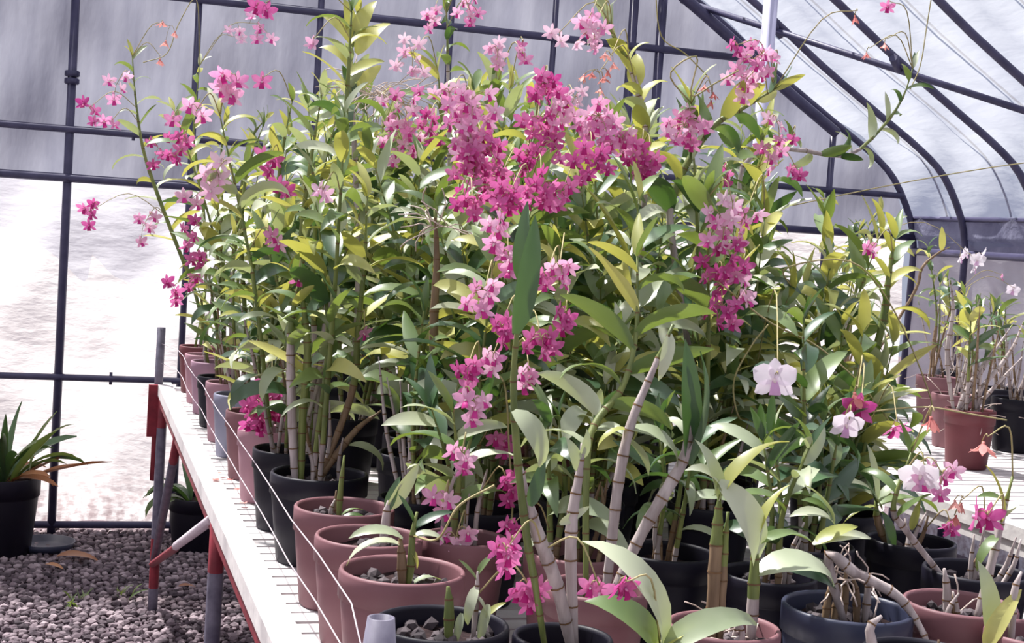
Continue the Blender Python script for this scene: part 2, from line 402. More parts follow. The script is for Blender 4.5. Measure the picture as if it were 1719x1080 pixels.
# ================================================================== benches
ZB = .90
def bench(x0, x1, y0, y1, label, legs, detail):
    root = bpy.data.objects.new('plant_bench', None); COL.objects.link(root); root.location = (x0, y0, 0)
    tag(root, label, 'bench', 'plant benches'); w, l = x1-x0, y1-y0
    sm = MB(); sm.box((.05, -.026, -.012), (w-.05, .026, 0)); sm = sm.mesh('slat', M['white_mesh'])
    k = 0; yy = .06
    while yy < l-.05: link('slat', sm, root, (0, yy, ZB + rnd.uniform(-.0015, 0))); yy += .064
    for xa in (0, w-.055):
        r = MB(); r.box((xa, 0, ZB-.035), (xa+.055, l, ZB+.006)); r.build('edge_rail', M['white_paint'], root)
        r = MB(); r.box((xa+.006, .01, ZB-.07), (xa+.049, l-.01, ZB-.035)); r.build('under_rail', M['red_paint' if detail else 'white_paint'], root)
    for yy in (0, l-.04):
        r = MB(); r.box((.056, yy, ZB-.05), (w-.056, yy+.04, ZB-.013)); r.build('end_rail', M['red_paint'], root)
    for Y in legs:
        for xa in (.02, w-.02):
            ly = Y-y0; b = MB()
            zs = [0, .10, .30, .74, ZB-.02]; ms = [1, 0, 1, 0] if detail and Y > 5 else [1, 1, 1, 0]
            b.tube([(xa, ly, z) for z in zs], .019, 8, mis=ms); b.build('leg', [M['red_paint'], M['grey_steel']], root)
        b = MB(); b.tube([(.02, ly, ZB-.08), (w-.02, ly, ZB-.08)], .016, 6); b.build('cross_rail', M['red_paint'], root)
    return root
b1 = bench(.335, 1.93, 1.25, 5.84, 'long white slatted bench on red and grey pipe legs, crowded with pots', (1.5, 3.42, 5.72), True)
b2 = bench(2.42, 4.05, 2.4, 6.3, 'white bench along the right film wall holding maroon pots', (2.6, 4.3, 6.1), False)
B1 = Vector((.335, 1.25, 0))
def b1part(name, pts, r, mats, mis=None, n=7):
    b = MB(); b.tube([Vector(p)-B1 for p in pts], r, n, mis=mis); return b.build(name, mats, b1)
RG = [M['red_paint'], M['grey_steel'], M['wire']]
# upright pipe stakes that carry the guard wires
b1part('wire_post', [(.338, 5.78, .52), (.338, 5.78, .70), (.338, 5.78, .9), (.338, 5.78, 1.13)], .017, RG, [0, 0, 1])
o = MB(); o.box((.300, 5.74, .70), (.337, 5.77, .905)); 
b_ = o.build('end_plate', M['red_paint'], b1); b_.location = -B1
cap = MB(); cap.lathe([(.020, -.40), (.020, -.07), (.026, -.068), (.026, -.045), (.021, -.043), (.0165, 0), (.013, 0), (.013, -.04), (0, -.04)], 16)
q = on_y(640, 1037, 1.62)
o = cap.build('wire_post', M['grey_steel'], b1); o.location = q - B1
# diagonal braces
b1part('brace', [(.345, 5.70, .20), (.345, 4.6, .52), (.345, 4.55, .54), (.345, 3.46, .86)], .014, RG, [0, 0, 2])
b1part('brace', [(.352, 5.70, .22), (.352, 4.95, .74), (.352, 4.78, .86)], .016, RG, [1, 0])
for zz in (1.062, .985):
    pts = [Vector((.338, 5.78, zz+.005))] + [Vector((.392 + .003*math.sin(k*2.1), 5.6 - k*.28, zz + .004*math.sin(k*1.7))) for k in range(14)] + [Vector((q.x-.01, q.y, q.z-.075 if zz > 1 else q.z-.12))]
    b1part('guard_wire', pts, .0013, M['wire'], n=5)

# ================================================================== pots
def pot_mesh(kind, r, h):
    b = MB(); rb_ = r*.80
    b.lathe([(0, 0), (rb_*.97, 0), (rb_, .004), (r*.955, h*.74), (r*.955, h*.76), (r, h*.765), (r, h-.004), (r-.002, h), (r-.006, h), (r-.008, h-.006), (r*.93, h*.72), (rb_*.93, .012), (0, .012)], 32)
    return b.mesh('pot', M[kind])
pots = {}
def get_pot(kind, r, h):
    k = (kind, round(r, 3), round(h, 3))
    if k not in pots:
        s = MB(); n = 20; rr = r*.93; vs = [(0, 0, h-.026)] ; fs = []
        for ring, q_ in enumerate((.5, 1.0)):
            for j in range(n):
                a = 2*PI*j/n; vs.append((rr*q_*math.cos(a), rr*q_*math.sin(a), h-.03 + rnd.uniform(-.004, .006)))
        fs += [(0, 1+j, 1+(j+1) % n) for j in range(n)] + [(1+j, 1+n+j, 1+n+(j+1) % n, 1+(j+1) % n) for j in range(n)]
        s.add(vs, fs)
        pots[k] = (pot_mesh(kind, r, h), s.mesh('potting_mix', M['mix']))
    return pots[k]
chunk_meshes = []
for k in range(4):
    v = IV * (1 + nr.uniform(-.3, .3, (12, 1))) * np.array([1, .85, .75])
    me = bpy.data.meshes.new('rock'); me.from_pydata(v.tolist(), [], IF.tolist()); me.materials.append(M['chunk']); chunk_meshes.append(me)

# ================================================================== leaves
def leaf_mesh(bend, wr, mat, fold_=.22, twist=0, seg=8, tip=.9):
    """unit-length lanceolate leaf: grows along +y, upper side +z, bends towards -z"""
    b = MB(); vs = []; y = z = 0.0
    for i in range(seg+1):
        t = i/seg
        ang = bend * (t**1.25)
        if i: y += math.cos(ang)/seg; z -= math.sin(ang)/seg
        hw = wr*.5 * (math.sin(PI*min(1, t**.72*.97 + .03))**.75) * (1 if t < .98 else .25) + .006
        if i == 0: hw = wr*.16
        tw = twist*t; nyv, nzv = math.sin(ang), math.cos(ang)
        up = fold_*hw
        for sx in (-1, 0, 1):
            lx = sx*hw; lz = (up if sx else 0) + .015*math.sin(t*9+sx)*abs(sx)*wr*2
            X = lx*math.cos(tw) - lz*math.sin(tw); Z = lx*math.sin(tw) + lz*math.cos(tw)
            vs.append((X, y + Z*nyv, z + Z*nzv))
    fs = [(3*i+j, 3*i+j+1, 3*i+j+4, 3*i+j+3) for i in range(seg) for j in (0, 1)]
    b.add(vs, fs); return b.mesh('leaf', mat)
LEAF = {}
for mk in ('leaf_deep', 'leaf_mid', 'leaf_yellow', 'leaf_pale', 'leaf_dry'):
    LEAF[mk] = [leaf_mesh(math.radians(a), w, M[mk], f, t) for a, w, f, t in
                ((15, .23, .4, .3), (45, .25, .3, -.5), (75, .235, .25, .5), (100, .245, .2, -.4), (125, .22, .2, .6), (60, .28, .2, .3), (90, .21, .4, -.7))]
def frame(y, z):
    y = y.normalized(); x = y.cross(z)
    x = x.normalized() if x.length > 1e-5 else y.orthogonal().normalized()
    z = x.cross(y); return Matrix((x, y, z)).transposed().to_4x4()
def put_leaf(parent, mk, pos, out, axis, th, length, var=None, wscale=1.0, roll=0):
    y = axis*math.cos(th) + out*math.sin(th); z = axis*math.sin(th) - out*math.cos(th)
    me = LEAF[mk][rnd.randrange(7) if var is None else var]
    m = Matrix.Translation(pos) @ frame(y, z) @ Matrix.Rotation(roll, 4, 'Y') @ Matrix.Diagonal((length*wscale, length, length, 1))
    return link('leaf', me, parent, mat=m)

# ================================================================== flowers
def flower_mesh(mp, ml, mt, openness=1.0, wide=1.0):
    b = MB()
    def tep(ang, L, wd, tilt, curl, mi):
        ca, sa = math.cos(ang), math.sin(ang); vs = []; seg = 4; r = .06; z = 0
        for i in range(seg+1):
            t = i/seg; a = tilt + curl*t
            if i: r += L/seg*math.cos(a); z += L/seg*math.sin(a)
            hw = wd*(.30 + .9*math.sin(PI*(t*.86+.07)))*.55*(1 if t < 1 else .3)
            for s in (-1, 0, 1):
                x, yy, zz = r, s*hw, z + (.10*wd if s else 0)
                vs.append((x*ca - yy*sa, x*sa + yy*ca, zz))
        b.add(vs, [(3*i+j, 3*i+j+1, 3*i+j+4, 3*i+j+3) for i in range(seg) for j in (0, 1)], mi)
    o = openness; cl = (1-o)*1.35
    tep(PI/2, .92, .28*wide, .15+cl, -.35*o, 0)
    tep(PI/2+2.15, .90, .28*wide, .05+cl, -.35*o, 0); tep(PI/2-2.15, .90, .28*wide, .05+cl, -.35*o, 0)
    tep(PI/2+1.05, .98, .46*wide, .18+cl, -.30*o, 0); tep(PI/2-1.05, .98, .46*wide, .18+cl, -.30*o, 0)
    # lip: a trumpet pointing forward and down
    vs = []; n = 6
    for i, (q_, r, z) in enumerate(((0, .10, 0), (.25, .17, .16), (.55, .22, .26), (.80, .26, .24))):
        for j in range(n):
            a = PI + PI*j/(n-1); vs.append((r*math.cos(a), -q_*.75 + .02 + .0*z, .06 + z*.9 + r*math.sin(a)*-.35))
    b.add(vs, [(i*n+j, i*n+j+1, (i+1)*n+j+1, (i+1)*n+j) for i in range(3) for j in range(n-1)], 1)
    b.tube([(0, .04, -.10), (0, .03, .10), (0, -.04, .26)], [.09, .10, .05], 6, 2)
    return b.mesh('flower', [mp, ml, mt])
FLW = {'pk': [flower_mesh(M['pk'], M['pk_lip'], M['throat'], q_, 1.0) for q_ in (1, .85, .7)],
       'dp': [flower_mesh(M['dp'], M['dp_lip'], M['pk'], q_, 1.0) for q_ in (1, .85, .7)],
       'pl': [flower_mesh(M['pl'], M['pk'], M['throat'], q_, .9) for q_ in (1, .8, .6)],
       'wh': [flower_mesh(M['wh'], M['wh_lip'], M['throat'], q_, 1.55) for q_ in (1, .9, .8)],
       'sa': [flower_mesh(M['sa'], M['sa'], M['sa'], q_, .7) for q_ in (.35, .2, .5)]}

# ================================================================== orchids
PLANTS = []
class Plant:
    def __init__(s, X, Y, kind, r, h, label=None, group=None, cat='orchid', z0=ZB, chunks=0, name='potted_orchid'):
        s.X, s.Y, s.r, s.h, s.z0 = X, Y, r, h, z0; s.kind = kind
        s.base = Vector((X, Y, z0)); s.soil = h - .028
        s.root = bpy.data.objects.new(name, None); COL.objects.link(s.root); s.root.location = s.base
        s.label, s.group, s.cat = label, group, cat; s.canes = []; s.flowers = 0; s.nodes = []
        pm, sm = get_pot(kind, r, h)
        rot = Matrix.Rotation(rnd.uniform(0, 6), 4, 'Z')
        link('pot', pm, s.root, mat=rot); link('potting_mix', sm, s.root, mat=rot)
        for k in range(chunks):
            a = rnd.uniform(0, 2*PI); q_ = (r*.82)*math.sqrt(rnd.random()); sz = rnd.uniform(.008, .014)
            link('rock', rnd.choice(chunk_meshes), s.root, mat=Matrix.Translation((q_*math.cos(a), q_*math.sin(a), s.soil+sz*.35)) @ Matrix.Rotation(rnd.uniform(0, 6), 4, 'Z') @ Matrix.Rotation(rnd.uniform(-.6, .6), 4, 'X') @ Matrix.Scale(sz, 4))
        PLANTS.append(s)
    def cane(s, pts, r0=.0055, bare=.4, lmat=('leaf_mid', 'leaf_deep'), L=(.09, .14), space=.036, side=None, grey=True, name='cane', th=(.55, 1.0), leaves=True, vars_=None, brown=False, top_tuft=True, wscale=1.0):
        """pts in world space from the soil up"""
        P = [Vector(p) - s.base for p in pts]
        ln = sum((b-a).length for a, b in zip(P, P[1:]))
        n = max(7, min(22, int(ln/.035)*2+1)); S = spline(P, n)
        rad = []; mis = []
        for i in range(n):
            t = i/(n-1); body = .62 + .55*math.sin(PI*min(1, t*1.05+.12))
            rad.append(r0*.86*body*(1.07 if i % 2 == 0 else .96)*(1 if t < .9 else .6))
        for i in range(n-1):
            t = i/(n-1)
            mis.append((3 if brown else 0) if (t < bare*.95 and grey) else 1)
        b = MB(); b.tube(S, rad, 7, mis=mis)
        # thin node rings
        for i in range(2, n-1, 2):
            t = (S[i+1]-S[i-1]).normalized(); b.tube([S[i]-t*.0012, S[i]+t*.0012], rad[i]*1.08, 7, 2, caps=False)
        c = b.build(name, [M['cane_grey'], M['cane_green'], M['cane_node'], M['cane_brown']], s.root)
        s.canes.append(c)
        for i in range(n):
            if i/(n-1) > .4: s.nodes.append((s.base + S[i], s, c))
        if not leaves: return c
        ax = (S[-1]-S[0]).normalized()
        if side is None:
            a = rnd.uniform(0, PI); side = Vector((math.cos(a), math.sin(a)*.8, 0))
        side = Vector(side); d = bare*ln; k = rnd.randrange(2); acc = 0; seglen = [(b_-a_).length for a_, b_ in zip(S, S[1:])]
        while d < ln:
            acc = 0
            for i, q_ in enumerate(seglen):
                if acc + q_ >= d or i == len(seglen)-1:
                    u = min(1, max(0, (d-acc)/q_)); pos = S[i].lerp(S[i+1], u); axis = (S[i+1]-S[i]).normalized(); break
                acc += q_
            t = d/ln
            o = side*(1 if k % 2 else -1) + Vector((rnd.uniform(-.35, .35), rnd.uniform(-.35, .35), 0))
            o = o - axis*o.dot(axis); o = o.normalized() if o.length > .05 else axis.orthogonal().normalized()
            tt = th[1] + (th[0]-th[1])*max(0, (t-bare)/(1-bare)) + rnd.uniform(-.15, .15)
            size = rnd.uniform(*L)*1.2*(1 - .35*max(0, t-.75)/.25)
            mk = rnd.choice(lmat) if isinstance(lmat, (tuple, list)) else lmat(t)
            put_leaf(c, mk, pos, o, axis, tt, size, rnd.choice(vars_) if vars_ else None, wscale*rnd.uniform(.85, 1.1), rnd.uniform(-.9, .9))
            d += space*rnd.uniform(.8, 1.25); k += 1
        if top_tuft:
            for q_ in range(2):
                a = rnd.uniform(0, 6.28); o = Vector((math.cos(a), math.sin(a), .2)); axis = (S[-1]-S[-2]).normalized()
                o = (o - axis*o.dot(axis)).normalized()
                mk = rnd.choice(lmat) if isinstance(lmat, (tuple, list)) else lmat(1)
                put_leaf(c, mk, S[-1], o, axis, rnd.uniform(.15, .45), L[0]*rnd.uniform(.6, .95), rnd.choice((0, 1)))
        return c
    def stub(s, n, hmin=.05, hmax=.25):
        """bare old canes"""
        for _ in range(n):
            a = rnd.uniform(0, 2*PI); q_ = s.r*.55*rnd.random(); p = s.base + Vector((q_*math.cos(a), q_*math.sin(a), s.soil-.004))
            hh = rnd.uniform(hmin, hmax); ln = Vector((rnd.uniform(-.3, .3), rnd.uniform(-.3, .3), 1))*hh
            s.cane([p, p + ln*.5 + Vector((rnd.uniform(-.01, .01), 0, 0)), p + ln], .0045, 1, leaves=False, brown=rnd.random() < .35)
    def px_cane(s, pix, dy=0, **kw):
        """pixel path at the plant's own distance (dy leans towards/away along the bench)"""
        n = len(pix); first = None; pts = []
        for i, (x, y) in enumerate(pix): pts.append(on_y(x, y, s.Y + dy*(i/(n-1))))
        b0 = pts[0] - s.base; hr = math.hypot(b0.x, b0.y); lim = s.r*.7
        if hr > lim: b0.x *= lim/hr; b0.y *= lim/hr
        b0.z = s.soil-.004
        pts[0] = s.base + b0
        return s.cane(pts, **kw)
    def leaf_px(s, parent, a, tip, Y=None, mk='leaf_mid', var=2, up=None, wscale=1.0, dy=0, scale=None):
        """one big leaf from pixel a to pixel tip"""
        Y = s.Y if Y is None else Y
        p, q_ = on_y(*a, Y), on_y(*tip, Y+dy); v = q_-p; bend = math.radians((15, 45, 75, 100, 125, 60, 90)[var])
        up = Vector(up) if up else Vector((0, -.3, 1))
        # chord of a unit leaf with this bend
        yy = zz = 0
        for i in range(1, 9):
            an = bend*((i/8)**1.25); yy += math.cos(an)/8; zz -= math.sin(an)/8
        ch = math.hypot(yy, zz); ca = math.atan2(zz, yy)
        c_dir = v.normalized(); nrm = (up - c_dir*up.dot(c_dir)).normalized()
        y = c_dir*math.cos(ca) - nrm*math.sin(ca); z = c_dir*math.sin(ca) + nrm*math.cos(ca)
        L = v.length/ch
        return link('leaf', LEAF[mk][var], parent, mat=Matrix.Translation(p - s.base) @ frame(y, z) @ Matrix.Diagonal((L*wscale, L, L, 1)))
    def roots(s, n, at=None, spread=.05, L=.08, name='aerial_root'):
        b = MB(); at = Vector(at) - s.base if at else Vector((0, 0, s.soil))
        for _ in range(n):
            p = at + Vector((rnd.uniform(-1, 1), rnd.uniform(-1, 1), 0))*spread*.4; pts = [p]
            d = Vector((rnd.uniform(-1, 1), rnd.uniform(-1, 1), rnd.uniform(-.3, .7))).normalized()
            for k in range(5):
                d = (d + Vector((rnd.uniform(-.5, .5), rnd.uniform(-.5, .5), rnd.uniform(-.45, .15)))).normalized(); p = p + d*L/5; pts.append(p)
            b.tube(pts, .0014, 4)
        return b.build(name, M['root'], s.root)
def upper_mix(a=.55):
    return lambda t: rnd.choice(('leaf_yellow', 'leaf_mid', 'leaf_mid', 'leaf_pale')) if t > .85 + 0*rnd.uniform(-.15, .15) else rnd.choice(('leaf_mid', 'leaf_yellow', 'leaf_deep', 'leaf_pale'))

YT = [(150, 110), (225, 100), (330, 110), (400, 190), (480, 150), (560, 120), (600, 90), (640, 190), (700, 160), (760, 120), (860, 120), (930, 190), (1000, 190), (1080, 180), (1130, 150), (1180, 180), (1250, 190), (1300, 200), (1340, 310), (1400, 410), (1450, 410), (1500, 370), (1560, 480), (1650, 560), (1719, 600), (2400, 640)]
def ytop(px): return float(np.interp(px, [a for a, _ in YT], [b for _, b in YT]))
def random_canes(p, n, lo=0, hi=230, lmat=None, L=(.11, .16), bare=(.25, .5), maxlen=1.02, minlen=.25):
    for k in range(n):
        a = rnd.uniform(0, 2*PI); q_ = p.r*.5*rnd.random()
        b0 = p.base + Vector((q_*math.cos(a), q_*math.sin(a), p.soil-.004))
        lean = Vector((math.cos(a), math.sin(a), 0))*rnd.uniform(.03, .26)
        px = proj(b0 + lean + Vector((0, 0, .5)))[0]
        zt = on_y(px, ytop(px) + 20 + lo + (hi-lo)*(0 if k == 0 else rnd.random()), p.Y + lean.y).z
        hgt = max(minlen, min(maxlen, zt - b0.z))
        if k: hgt = max(minlen, hgt*rnd.uniform(.8, 1.0))
        top = b0 + lean*hgt*1.0 + Vector((0, 0, hgt)); mid = b0 + lean*hgt*.35 + Vector((rnd.uniform(-.02, .02), rnd.uniform(-.02, .02), hgt*.55))
        p.cane([b0, b0*.7+mid*.3, mid, top], rnd.uniform(.0042, .006), rnd.uniform(*bare), lmat or upper_mix(), L, rnd.uniform(.024, .032), brown=rnd.random() < .4)

# ---- the row along the bench's left edge
ROW = [  # Y, kind, r, h, label
 (5.60, 'maroon_pot', .072, .180, 'orchid in a maroon pot at the gable end of the bench, by the wire post'),
 (5.30, 'pink_pot', .070, .178, 'orchid in a dull pink pot wedged between the maroon pot and a mauve pot'),
 (5.02, 'mauve_pot', .078, .182, 'orchid in a mauve pot, its longest cane arching over the gravel path'),
 (4.72, 'black_pot', .068, .165, 'orchid in a small black pot between the mauve pot and a dusty pink pot'),
 (4.42, 'pink_pot', .074, .182, 'orchid in a dusty pink banded pot beside a slate blue pot'),
 (4.15, 'slate_pot', .074, .180, 'orchid in a slate blue pot on the bench edge'),
 (3.80, 'brown_pot', .076, .180, 'orchid in a brown pot with a drooping magenta flower cluster over its rim'),
 (3.50, 'pink_pot', .076, .178, 'orchid in a pinkish brown pot just behind two black pots'),
 (3.19, 'black_pot', .085, .180, 'orchid in a black pot tucked behind a wider black pot'),
 (2.88, 'black_pot', .100, .182, 'orchid with thick grey canes in the wide black pot on the bench edge'),
 (2.55, 'brown_pot', .092, .180, 'nearly empty brown pot with one thin green shoot'),
 (2.31, 'brown_pot', .090, .180, 'brown pot between two other brown pots with a folded upright leaf'),
 (2.08, 'brown_pot', .096, .180, 'young orchid with strap leaves in a brown pot of loose rock chunks'),
 (1.82, 'black_pot', .092, .172, 'seedling orchid with pale hanging leaves in a black pot beside the grey wire post'),
]
row = []
for i, (Y, kind, r, h, lab) in enumerate(ROW):
    p = Plant(.398 + r, Y, kind, r, h, lab, 'potted orchids along the left bench edge', chunks=(0 if i < 9 else 26 if i < 12 else 34))
    row.append(p)
YG_ = ('leaf_yellow', 'leaf_mid', 'leaf_yellow')
LEFT = dict(lmat=('leaf_mid', 'leaf_yellow', 'leaf_pale'), L=(.07, .11))
row[2].px_cane([(352, 612), (330, 500), (300, 420), (262, 320), (240, 250), (228, 170), (222, 95)], r0=.0068, bare=.42, side=(1, .2, 0), grey=False, **LEFT)
row[2].px_cane([(345, 610), (340, 520), (332, 480)], r0=.005, bare=.3, **LEFT)
row[0].px_cane([(325, 600), (345, 480), (340, 330), (325, 230), (335, 110)], r0=.006, bare=.45, grey=False, **LEFT)
row[0].stub(2); row[1].stub(3)
row[1].px_cane([(340, 600), (362, 450), (368, 300), (378, 190)], r0=.006, bare=.4, **LEFT)
row[3].px_cane([(375, 640), (375, 470), (372, 340), (382, 260)], r0=.006, bare=.35, **LEFT)
row[3].stub(3, .1, .3)
row[4].px_cane([(392, 650), (388, 500), (400, 360), (420, 240), (445, 200)], r0=.0075, bare=.35, **LEFT)
row[4].px_cane([(385, 650), (362, 540), (352, 470)], r0=.006, bare=.3, **LEFT)
row[4].stub(4, .1, .35)
row[5].px_cane([(420, 670), (412, 540), (405, 420), (412, 300), (440, 215)], r0=.007, bare=.3, grey=False, **LEFT)
row[5].stub(5, .12, .34)
row[6].px_cane([(440, 700), (455, 560), (460, 400), (470, 280), (490, 170)], r0=.007, bare=.4, lmat=upper_mix(.5), L=(.08, .13))
row[6].px_cane([(436, 700), (430, 560), (425, 430), (432, 380)], r0=.006, bare=.3, lmat=upper_mix(.6), L=(.09, .13)); row[6].stub(4, .15, .35)
row[7].px_cane([(470, 720), (500, 560), (505, 400), (520, 280), (540, 160)], r0=.007, bare=.4, lmat=upper_mix(.4), L=(.09, .13)); row[7].stub(4, .15, .4)
row[7].px_cane([(470, 720), (475, 600), (470, 500), (445, 400)], r0=.006, bare=.35, lmat=upper_mix(.5), L=(.09, .13))
row[8].px_cane([(520, 760), (540, 600), (560, 420), (575, 260), (585, 120), (590, 20)], r0=.0078, bare=.45, lmat=upper_mix(.6), L=(.09, .14))
row[8].px_cane([(515, 760), (528, 620), (525, 480), (530, 330), (515, 250)], r0=.0065, bare=.4, lmat=upper_mix(.4), L=(.09, .13)); row[8].stub(5, .15, .35)
c = row[9].px_cane([(497, 800), (490, 700), (488, 560), (500, 480)], r0=.0098, bare=.7, lmat=upper_mix(.6), L=(.09, .13))
c = row[9].px_cane([(506, 805), (508, 700), (516, 600), (510, 520), (500, 470)], r0=.0085, bare=.55, grey=False, lmat=upper_mix(.5), L=(.09, .14))
row[9].px_cane([(530, 810), (570, 720), (595, 640), (600, 560), (612, 440), (616, 330)], r0=.0075, bare=.38, grey=True, brown=True, side=(1, -.1, 0), lmat=('leaf_yellow', 'leaf_mid', 'leaf_yellow', 'leaf_pale'), L=(.11, .155), space=.028)
row[9].px_cane([(525, 815), (560, 770), (600, 720), (640, 690)], r0=.008, bare=1, leaves=False, brown=True); row[9].stub(5, .06, .2)
row[9].leaf_px(row[9].canes[2], (585, 748), (642, 790), mk='leaf_pale', var=3)
c = row[10].px_cane([(568, 878), (572, 820), (578, 765)], r0=.0055, bare=1, leaves=False, grey=False)
row[10].leaf_px(c, (574, 870), (620, 885), mk='leaf_mid', var=3); row[10].leaf_px(c, (574, 865), (610, 857), mk='leaf_mid', var=2); row[10].stub(2, .03, .06)
c = row[11].px_cane([(643, 910), (648, 870), (652, 840)], r0=.008, bare=1, leaves=False)
row[11].leaf_px(c, (652, 855), (703, 778), mk='leaf_pale', var=0, up=(.4, -1, .2), wscale=1.2); row[11].leaf_px(c, (650, 858), (672, 800), mk='leaf_deep', var=0, up=(-.6, -1, .2), wscale=1.3)
p = row[12]
c = p.px_cane([(676, 985), (674, 940), (672, 905)], r0=.0075, bare=1, leaves=False, brown=True); c2 = p.px_cane([(684, 985), (690, 950), (692, 900), (700, 860)], r0=.006, bare=1, leaves=False, grey=False)
for a, t, v, mk in (((672, 915), (582, 950), 3, 'leaf_pale'), ((676, 905), (585, 905), 2, 'leaf_pale'), ((690, 905), (745, 912), 3, 'leaf_pale'), ((694, 890), (760, 860), 1, 'leaf_deep'), ((695, 880), (668, 830), 0, 'leaf_deep'), ((688, 920), (700, 955), 1, 'leaf_yellow'), ((690, 985), (745, 985), 4, 'leaf_pale')):
    p.leaf_px(c, a, t, mk=mk, var=v)
p = row[13]
c = p.px_cane([(755, 1045), (754, 1020), (752, 985)], r0=.007, bare=1, leaves=False, grey=False); c2 = p.px_cane([(795, 1060), (800, 1000), (802, 960)], r0=.004, bare=1, leaves=False)
for a, t, v, mk in (((800, 985), (785, 1050), 3, 'leaf_pale'), ((798, 1000), (812, 1045), 2, 'leaf_pale'), ((775, 1030), (765, 1085), 1, 'leaf_pale'), ((812, 1040), (850, 1012), 1, 'leaf_yellow'), ((820, 1015), (805, 1085), 1, 'leaf_pale'), ((800, 975), (770, 940), 0, 'leaf_mid'), ((802, 965), (830, 930), 1, 'leaf_mid')):
    p.leaf_px(c2, a, t, mk=mk, var=v)

for k_, n_c in ((3, 2), (4, 2), (5, 3), (6, 3), (7, 4), (8, 4), (9, 2)):
    random_canes(row[k_], n_c, 60, 380, upper_mix(.6), (.09, .14), (.15, .35))
# ---- foreground plants, each one by itself
def fg(rim_px, kind, r, label, h=.17, chunks=0, XY=None):
    q_ = Vector((*XY, 0)) if XY else on_z(rim_px[0], rim_px[1], ZB+h); return Plant(q_.x, q_.y, kind, r, h, label, 'potted orchids in the front of the bench', chunks=chunks)
# black pot with three crossing canes and the tall dark blade leaf
p = fg((945, 1068), 'black_pot', .068, 'orchid with a tall dark blade-like leaf rising from crossed grey canes', h=.165)
c = p.px_cane([(965, 1080), (935, 985), (905, 905), (882, 830), (868, 760)], dy=-.05, r0=.0095, bare=1, leaves=False)
c3 = p.px_cane([(920, 1075), (898, 980), (884, 900), (868, 760), (862, 640), (870, 540), (882, 430)], dy=-.10, r0=.0054, bare=1, grey=False, leaves=False)
c4 = p.px_cane([(968, 1060), (958, 940), (962, 860), (972, 800), (978, 745)], r0=.0082, bare=1, leaves=False)
p.leaf_px(c3, (864, 560), (898, 362), Y=p.Y-.11, mk='leaf_deep', var=0, up=(.25, -1, .1), wscale=.85)
p.leaf_px(c3, (872, 470), (886, 338), Y=p.Y-.09, mk='leaf_deep', var=0, up=(-.5, -1, .1), wscale=.9)
p.leaf_px(c3, (862, 690), (905, 785), Y=p.Y-.1, mk='leaf_pale', var=3, up=(.3, -1, .6), wscale=1.3)
p.leaf_px(c3, (890, 850), (915, 770), Y=p.Y-.08, mk='leaf_deep', var=0, up=(-.2, -1, .2), wscale=1.2)
p.leaf_px(c4, (972, 790), (950, 735), mk='leaf_pale', var=1, up=(0, -1, .3), wscale=1.5); p.leaf_px(c4, (976, 770), (985, 720), mk='leaf_pale', var=1, up=(.2, -1, .3), wscale=1.5)
p.leaf_px(c4, (940, 880), (990, 850), mk='leaf_pale', var=1, up=(0, -1, .4)); p.leaf_px(c, (905, 900), (885, 940), mk='leaf_pale', var=3)
# maroon brown pot with two pale leaning canes
p = fg((1000, 985), 'brown_pot', .080, 'orchid with two long pale canes leaning right out of a brown pot')
c = p.px_cane([(1015, 1010), (1028, 900), (1040, 800), (1060, 710), (1095, 625), (1130, 545)], r0=.0085, bare=.9, leaves=False)
c2 = p.px_cane([(1020, 1010), (1070, 910), (1115, 830), (1150, 765), (1160, 690), (1150, 610)], r0=.0095, bare=.78, leaves=False)
p.leaf_px(c2, (1156, 780), (1150, 570), mk='leaf_deep', var=0, up=(.2, -1, 0), wscale=.75); p.leaf_px(c2, (1156, 760), (1175, 590), mk='leaf_deep', var=1, up=(.6, -1, 0), wscale=.8)
p.leaf_px(c, (1055, 722), (1135, 790), mk='leaf_pale', var=3, wscale=1.2); p.leaf_px(c, (1055, 722), (1003, 755), mk='leaf_yellow', var=3); p.leaf_px(c, (1125, 560), (1105, 640), mk='leaf_pale', var=1, up=(0, -1, .2))
p.px_cane([(985, 1000), (985, 780), (1000, 710), (1045, 650), (1068, 560), (1070, 430)], dy=.12, r0=.006, bare=.42, grey=False, side=(1, -.3, 0), lmat=('leaf_yellow', 'leaf_mid', 'leaf_pale'), L=(.09, .13), space=.03)
# brown pot with the broad pale leaf
p = fg((1215, 1050), 'brown_pot', .080, 'orchid with one broad pale arching leaf in a brown pot of wood chips', chunks=22)
c = p.px_cane([(1196, 1045), (1200, 960), (1205, 880), (1208, 830)], r0=.0095, bare=.5, leaves=False, brown=True); c1 = p.px_cane([(1210, 1050), (1214, 950), (1222, 860)], r0=.007, bare=.5, leaves=False, brown=True)
c2 = p.px_cane([(1262, 1055), (1266, 980), (1268, 900)], r0=.0088, bare=.3, leaves=False)
p.leaf_px(c2, (1268, 945), (1196, 803), mk='leaf_pale', var=2, up=(.5, -.9, .5), wscale=1.55)
p.leaf_px(c, (1208, 835), (1166, 738), mk='leaf_pale', var=1, up=(.3, -.9, .4), wscale=1.3); p.leaf_px(c, (1210, 830), (1325, 742), mk='leaf_yellow', var=2, wscale=.9)
p.leaf_px(c, (1206, 840), (1150, 790), mk='leaf_pale', var=4, wscale=1.2); p.leaf_px(c2, (1268, 905), (1325, 815), mk='leaf_yellow', var=2, wscale=.8)
p.leaf_px(c2, (1270, 965), (1400, 985), mk='leaf_pale', var=3, wscale=1.35); p.leaf_px(c2, (1270, 915), (1340, 895), mk='leaf_mid', var=1); p.roots(22, spread=.11); p.stub(3, .03, .06)
